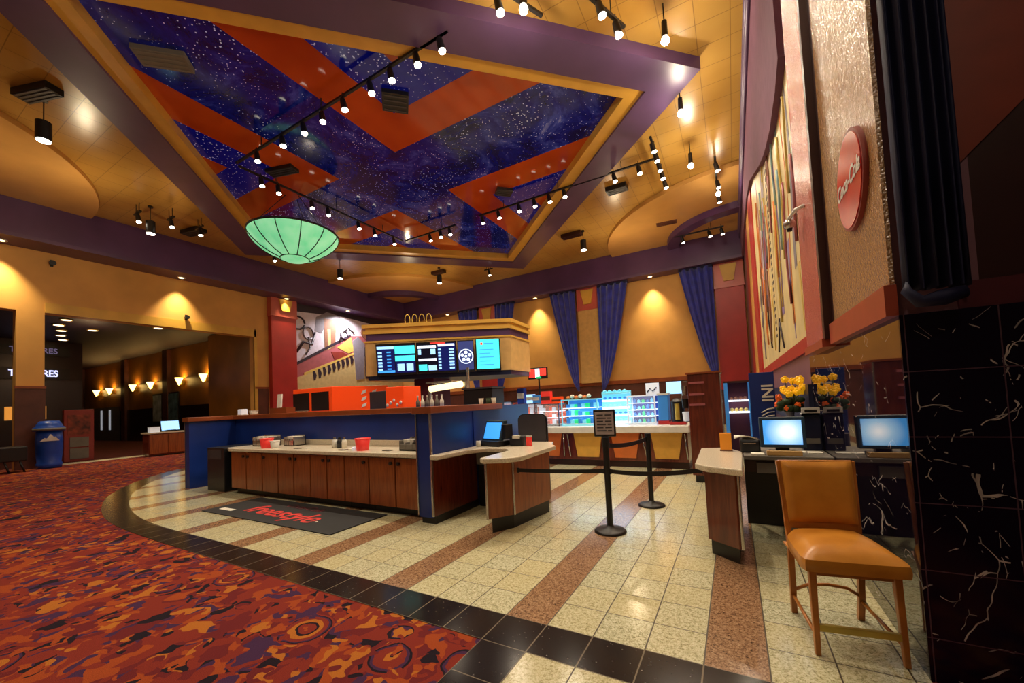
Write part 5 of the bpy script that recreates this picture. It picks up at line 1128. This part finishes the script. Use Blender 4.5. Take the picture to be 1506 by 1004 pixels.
# sconces in the hall
for i, x in enumerate((-25.0, -28.0, -32.1, -35.0, -39.3, -42.0)):
    t = thing('wall_sconce', f'{ORD[i]} glowing cone sconce from the right in the dark hall', 'sconce', (x, 8.98, 3.45), 0, 'cone sconces in the hall')
    b = B(); b.lathe([(.03, 0), (.10, .16), (.21, .46), (.19, .46), (.001, .12)], (0, -.2, 0), 18); b.build('shade', 'sconce', t)
    b = B(); b.box(-.08, -.1, .05, .08, .08, .3); b.build('bracket', 'brass', t)
    lamp('POINT', (x, 8.78, 3.86), 38, (1,.6,.2), .03)
# hall fittings
for i, (x, y) in enumerate([(-22.5, 5.9), (-21.6, 2.9), (-23, 3.0), (-24.5, 3.1), (-26, 3.5), (-25.0, 4.3), (-27.5, 3.8), (-29, 4.2)]):
    t = thing('hall_downlight', f'{ORD[i]} small round downlight in the dark hall ceiling', 'downlight', (x, y, 5.8), 0, 'hall ceiling downlights'); b = B(); b.cyl((0,0,0), (0,0,.04), .16, seg=14); b.build('lamp_face', 'hall_light', t); b = B(); b.lathe([(.16, 0), (.2, 0), (.2, .05), (.16, .05), (.16, 0)], seg=14); b.build('trim_ring', 'brass', t)
t = thing('theatre_sign', 'white illuminated letters reading THEATRES on the dark hall wall', 'sign', (-30.1, 3.2, 4.1)); b = B(); b.box(-.05, -1.6, -.3, 0, 1.5, .3); b.build('backing', 'black', t)
text('THEATRES', 'lettering', 'neon', .46, face((-30.05, 3.42, 4.1), (0, 1, 0), (0, 0, 1)), t, .01, 0, .78, .012)
t = thing('theatre_sign', 'dim letters built as a reflection above the bright THEATRES sign', 'sign', (-30.1, 3.2, 5.3)); b = B(); b.box(-.05, -1.6, -.25, 0, 1.5, .25); b.build('backing', 'black', t)  # reflection of the lit sign, modelled as a second glowing panel
text('THEATRES', 'lettering', 'neon_reflection', .40, face((-30.05, 3.42, 5.3), (0, 1, 0), (0, 0, 1)), t, .01, 0, .88, .005)
# blue drink barrel cooler
t = thing('barrel_cooler', 'blue barrel shaped drink cooler with white peaks beside the left pillar', 'cooler', (-18.44, 1.62, .001))
b = B(); b.lathe([(.001, .0), (.28, 0), (.3, .15), (.27, .2), (.3, .5), (.31, .9), (.29, 1.22), (.001, 1.22)], seg=28); b.build('body', 'blue_can', t)
b = B(); b.lathe([(.001, 1.22), (.36, 1.22), (.36, 1.34), (.30, 1.38), (.30, 1.42), (.22, 1.55), (.001, 1.56)], seg=28); b.build('lid', 'blue_can', t); b = B(); b.lathe([(.30, 1.24), (.37, 1.24), (.37, 1.32), (.30, 1.32)], seg=28); b.build('rim', 'stone_grey', t)
pk = B(); 
dirc = Vector((20-.2, -3.9, 0)).normalized(); sdv = Vector((-dirc.y, dirc.x, 0))
P = [(-.2, .9), (-.1, 1.0), (-.05, .98), (.03, 1.12), (.1, 1.02), (.13, 1.03), (.22, .9)]
q = [dirc*.3+sdv*a+Vector((0,0,c)) for a, c in P]; nq = len(q); pk.add([v for v in q]+[v+dirc*.03 for v in q], [tuple(range(nq-1,-1,-1)), tuple(range(nq,2*nq))]+[(i,(i+1) % nq,(i+1) % nq+nq,i+nq) for i in range(nq)]); pk.build('white_peaks', 'white', t)
# red poster kiosk
t = thing('poster_case', 'red poster case with a dark picture and stacked cups right of the blue cooler', 'display', (-20.4, 2.75, .001)); b = B(); b.box(-.1, -.4, 0, .1, .4, 1.95); b.build('case', 'm_red', t, bevel=.02)
b = B(); b.box(.1, -.3, 1.0, .12, .3, 1.75); b.build('picture', plain('poster_picture', rgb(120, 50, 30), .5, var=.8, scale=5), t); b = B(); b.box(.1, -.25, .1, .13, .25, .5); b.box(.1, -.25, .55, .13, .25, .9); b.build('lower_rack', 'stone_grey', t)
t = thing('bench', 'dark low bench at the left edge beyond the carpet', 'bench', (-18.2, .3, .001)); b = B(); b.box(-.4, -1.6, .35, .4, .75, .8); b.build('seat', 'black', t, bevel=.03)
for yy in (-1.3, .3, .6): b = B(); b.tube([(.36, yy, .36), (.4, yy+.05, .15), (.36, yy+.1, 0)], .025); b.build('leg', 'black', t)
# far cabinet with register
t = thing('host_cabinet', 'small wood cabinet with two doors and white top in the hall opening', 'cabinet', (-18.6, 4.75, .001), R(0))
b = B(); b.box(-.3, -.6, .05, .25, .6, .88); b.build('carcass', 'wood_dark', t); 
for s_ in (-1, 1):
    b = B(); b.box(.25, min(0, s_*.58)+.01, .1, .28, max(0, s_*.58)-.01, .84); b.build('door', 'wood', t)
b = B(); b.box(-.33, -.65, .88, .3, .65, .93); b.build('worktop', 'counter', t); b = B(); b.box(-.25, -.55, 0, .2, .55, .05); b.build('kick_plate', 'black', t)
t = thing('far_monitor', 'small monitor with pale screen on the far wood cabinet', 'monitor', (-18.55, 4.9, .932)); b = B(); b.hexa([(.0,-.28,.06),(.05,-.28,.06),(.05,.28,.06),(.0,.28,.06)], [(-.08,-.28,.42),(-.03,-.28,.42),(-.03,.28,.42),(-.08,.28,.42)]); b.build('screen', 'scr_pale', t); b = B(); b.box(-.1, -.15, 0, .1, .15, .07); b.build('stand', 'black', t)
t = thing('far_card_box', 'white box beside the small monitor on the far wood cabinet', 'box', (-18.55, 4.38, .932)); b = B(); b.box(-.1, -.16, 0, .1, .16, .2); b.build('carton', 'case_white', t); b = B(); b.box(-.11, -.17, .2, .11, .17, .22); b.build('lid', 'white', t)
# hall bright doors / windows
for i, (x, w, lab) in enumerate([(-31.5, 1.4, 'pair of bright glass panels in the hall behind the far cabinet, left panel'), (-29.4, 1.8, 'pale blue glass panel in the hall behind the far cabinet, right panel')]):
    t = thing('glass_panel', lab, 'glass panel', (x, 8.96, 1.2)); b = B(); b.box(-w/2, -.04, 0, w/2, 0, 1.9); b.build('frame', 'black', t); b = B(); b.box(-w/2+.1, -.06, .1, w/2-.1, -.04, 1.8); b.build('pane', plain('window_blue', rgb(90, 120, 125), .2, var=.5, scale=2) if i else plain('window_pale', rgb(180, 190, 180), .2, var=.5, scale=2), t)
t = thing('hall_door', 'grey double door panel on the far hall wall with slim bright handles', 'door', (-40.5, 8.96, 0)); b = B(); b.box(-2.6, -.06, 0, 2.6, 0, 2.5); b.build('leaf', 'stone_grey', t)
for s_ in (-.8, .9): b = B(); b.box(s_-.12, -.1, .8, s_+.12, -.06, 2.3); b.build('handle', 'case_white', t)
b = B(); b.box(-27, 2.0, 1.7, -26.8, 3.2, 2.3); o = b.build('lit_counter_sign', 'hall_warm'); tag(o, 'warm glowing counter sign in the dark hall left of the red poster case', 'sign')

# decorative coil on menu box top + sprinkler
t = thing('wire_letters', 'row of looped wire ornaments standing on the menu box cornice', 'ornament', (-5.2, 4.6, 3.38))
b = B()
for i in range(4):
    c = Vector((ud.x*.17*i, ud.y*.17*i, 0)); b.tube([c+ud*(.06*math.cos(a))+Vector((0,0,.14+.13*math.sin(a))) for a in [j*.4-1.57 for j in range(17)]], .010, 6)
b.build('wire', 'brass', t); b = B(); b.hexa([Vector((-.1,-.1,0)), ud*.7+Vector((0,-.06,0)), ud*.7+Vector((0,.03,0)), Vector((-.1,.0,0))], [Vector((-.1,-.1,.015)), ud*.7+Vector((0,-.06,.015)), ud*.7+Vector((0,.03,.015)), Vector((-.1,.0,.015))]); b.build('base', 'brass', t)
for i, (y, z_) in enumerate([(5.6, 5.75), (1.75, 7.0)]):
    t = thing('wall_speaker', ['small dark fixture on the left wall above the wide opening', 'tiny dark sensor high on the left wall by the pillar'][i], 'fixture', (XL, y, z_)); b = B(); b.cyl((0,0,0), (.15,0,0), .06, .09, 12); b.build('body', 'black', t); b = B(); b.box(0, -.04, -.12, .03, .04, .12); b.build('plate', 'black', t)

# ------------------------------------------------------------------ lights
WARM = (1, .84, .63)
for x, y, e in [(-3.6, 3.4, 260), (-5.8, 3.4, 260), (-8.1, 3.4, 260), (-10.3, 5.7, 220), (-10.3, 8.3, 220), (-8.3, 9.8, 220), (-5.6, 9.8, 260), (-3.6, 9.8, 260), (-.1, 10.0, 320), (-1.2, 3.4, 450), (0.0, 4.6, 500), (-.7, 9.8, 260)]:
    lamp('SPOT', (x, y, 7.95), e*1.5, WARM, .12, 130, None, .8)
for x, y, e in [(.74, 5.3, 85), (.77, 7.5, 85), (.77, 9.95, 85), (1.4, 12.2, 40), (-1.22, 3.4, 80)]:
    lamp('POINT', (x, y, 7.85), e, (1, .85, .62), .08)
for x, y in [(-11.6, .15), (-15.5, 3.3), (-14.6, 10.05), (-11.4, 13.5), (-3.8, 13.9)]: lamp('SPOT', (x, y, 7.7), 250, WARM, .1, 120, None, .8)
for x, y in [(-14.5, 1.5), (-6, -2), (1.2, 0), (-2.5, 14.5), (-13, 13)]: lamp('POINT', (x, y, 7.0), 85, (1, .78, .48), .05)  # fill points added without any fixture
# candy counter lighting and register area
lamp('SPOT', (-1.0, 5.2, 4.5), 70, (1, .9, .75), .1, 110, (-1.0, 6.0, .6)); lamp('SPOT', (-3.8, 5.9, 2.05), 60, (.5, .8, 1), .1, 120)
lamp('SPOT', (1.7, 1.0, 6.5), 160, WARM, .1, 60, (1.7, 1.0, 0)); lamp('SPOT', (-4.5, -.5, 7.2), 300, WARM, .2, 90, (-4.5, 1.6, 0)); lamp('SPOT', (-1.5, -.6, 7.2), 260, WARM, .2, 80, (-1.2, 1.6, 0))
lamp('SPOT', (-7, -2.5, 7.4), 260, WARM, .2, 110, (-7, -1.5, 0)); lamp('POINT', (2.4, -2.6, 5.2), 60, WARM, .1); lamp('POINT', (-24, 4, 4.8), 60, (1, .6, .3), .2)  # entry point added to brighten the dark red panel, chair and marble

w = bpy.data.worlds.new('world'); S.world = w; w.use_nodes = True
bg = w.node_tree.nodes['Background']; bg.inputs[0].default_value = (1, .74, .5, 1); bg.inputs[1].default_value = .12
S.view_settings.view_transform = 'Standard'; S.view_settings.look = 'None'; S.view_settings.exposure = 0; S.view_settings.gamma = 1
S.cycles.use_denoising = True; S.cycles.max_bounces = 8; S.cycles.sample_clamp_indirect = 6; S.cycles.sample_clamp_direct = 0
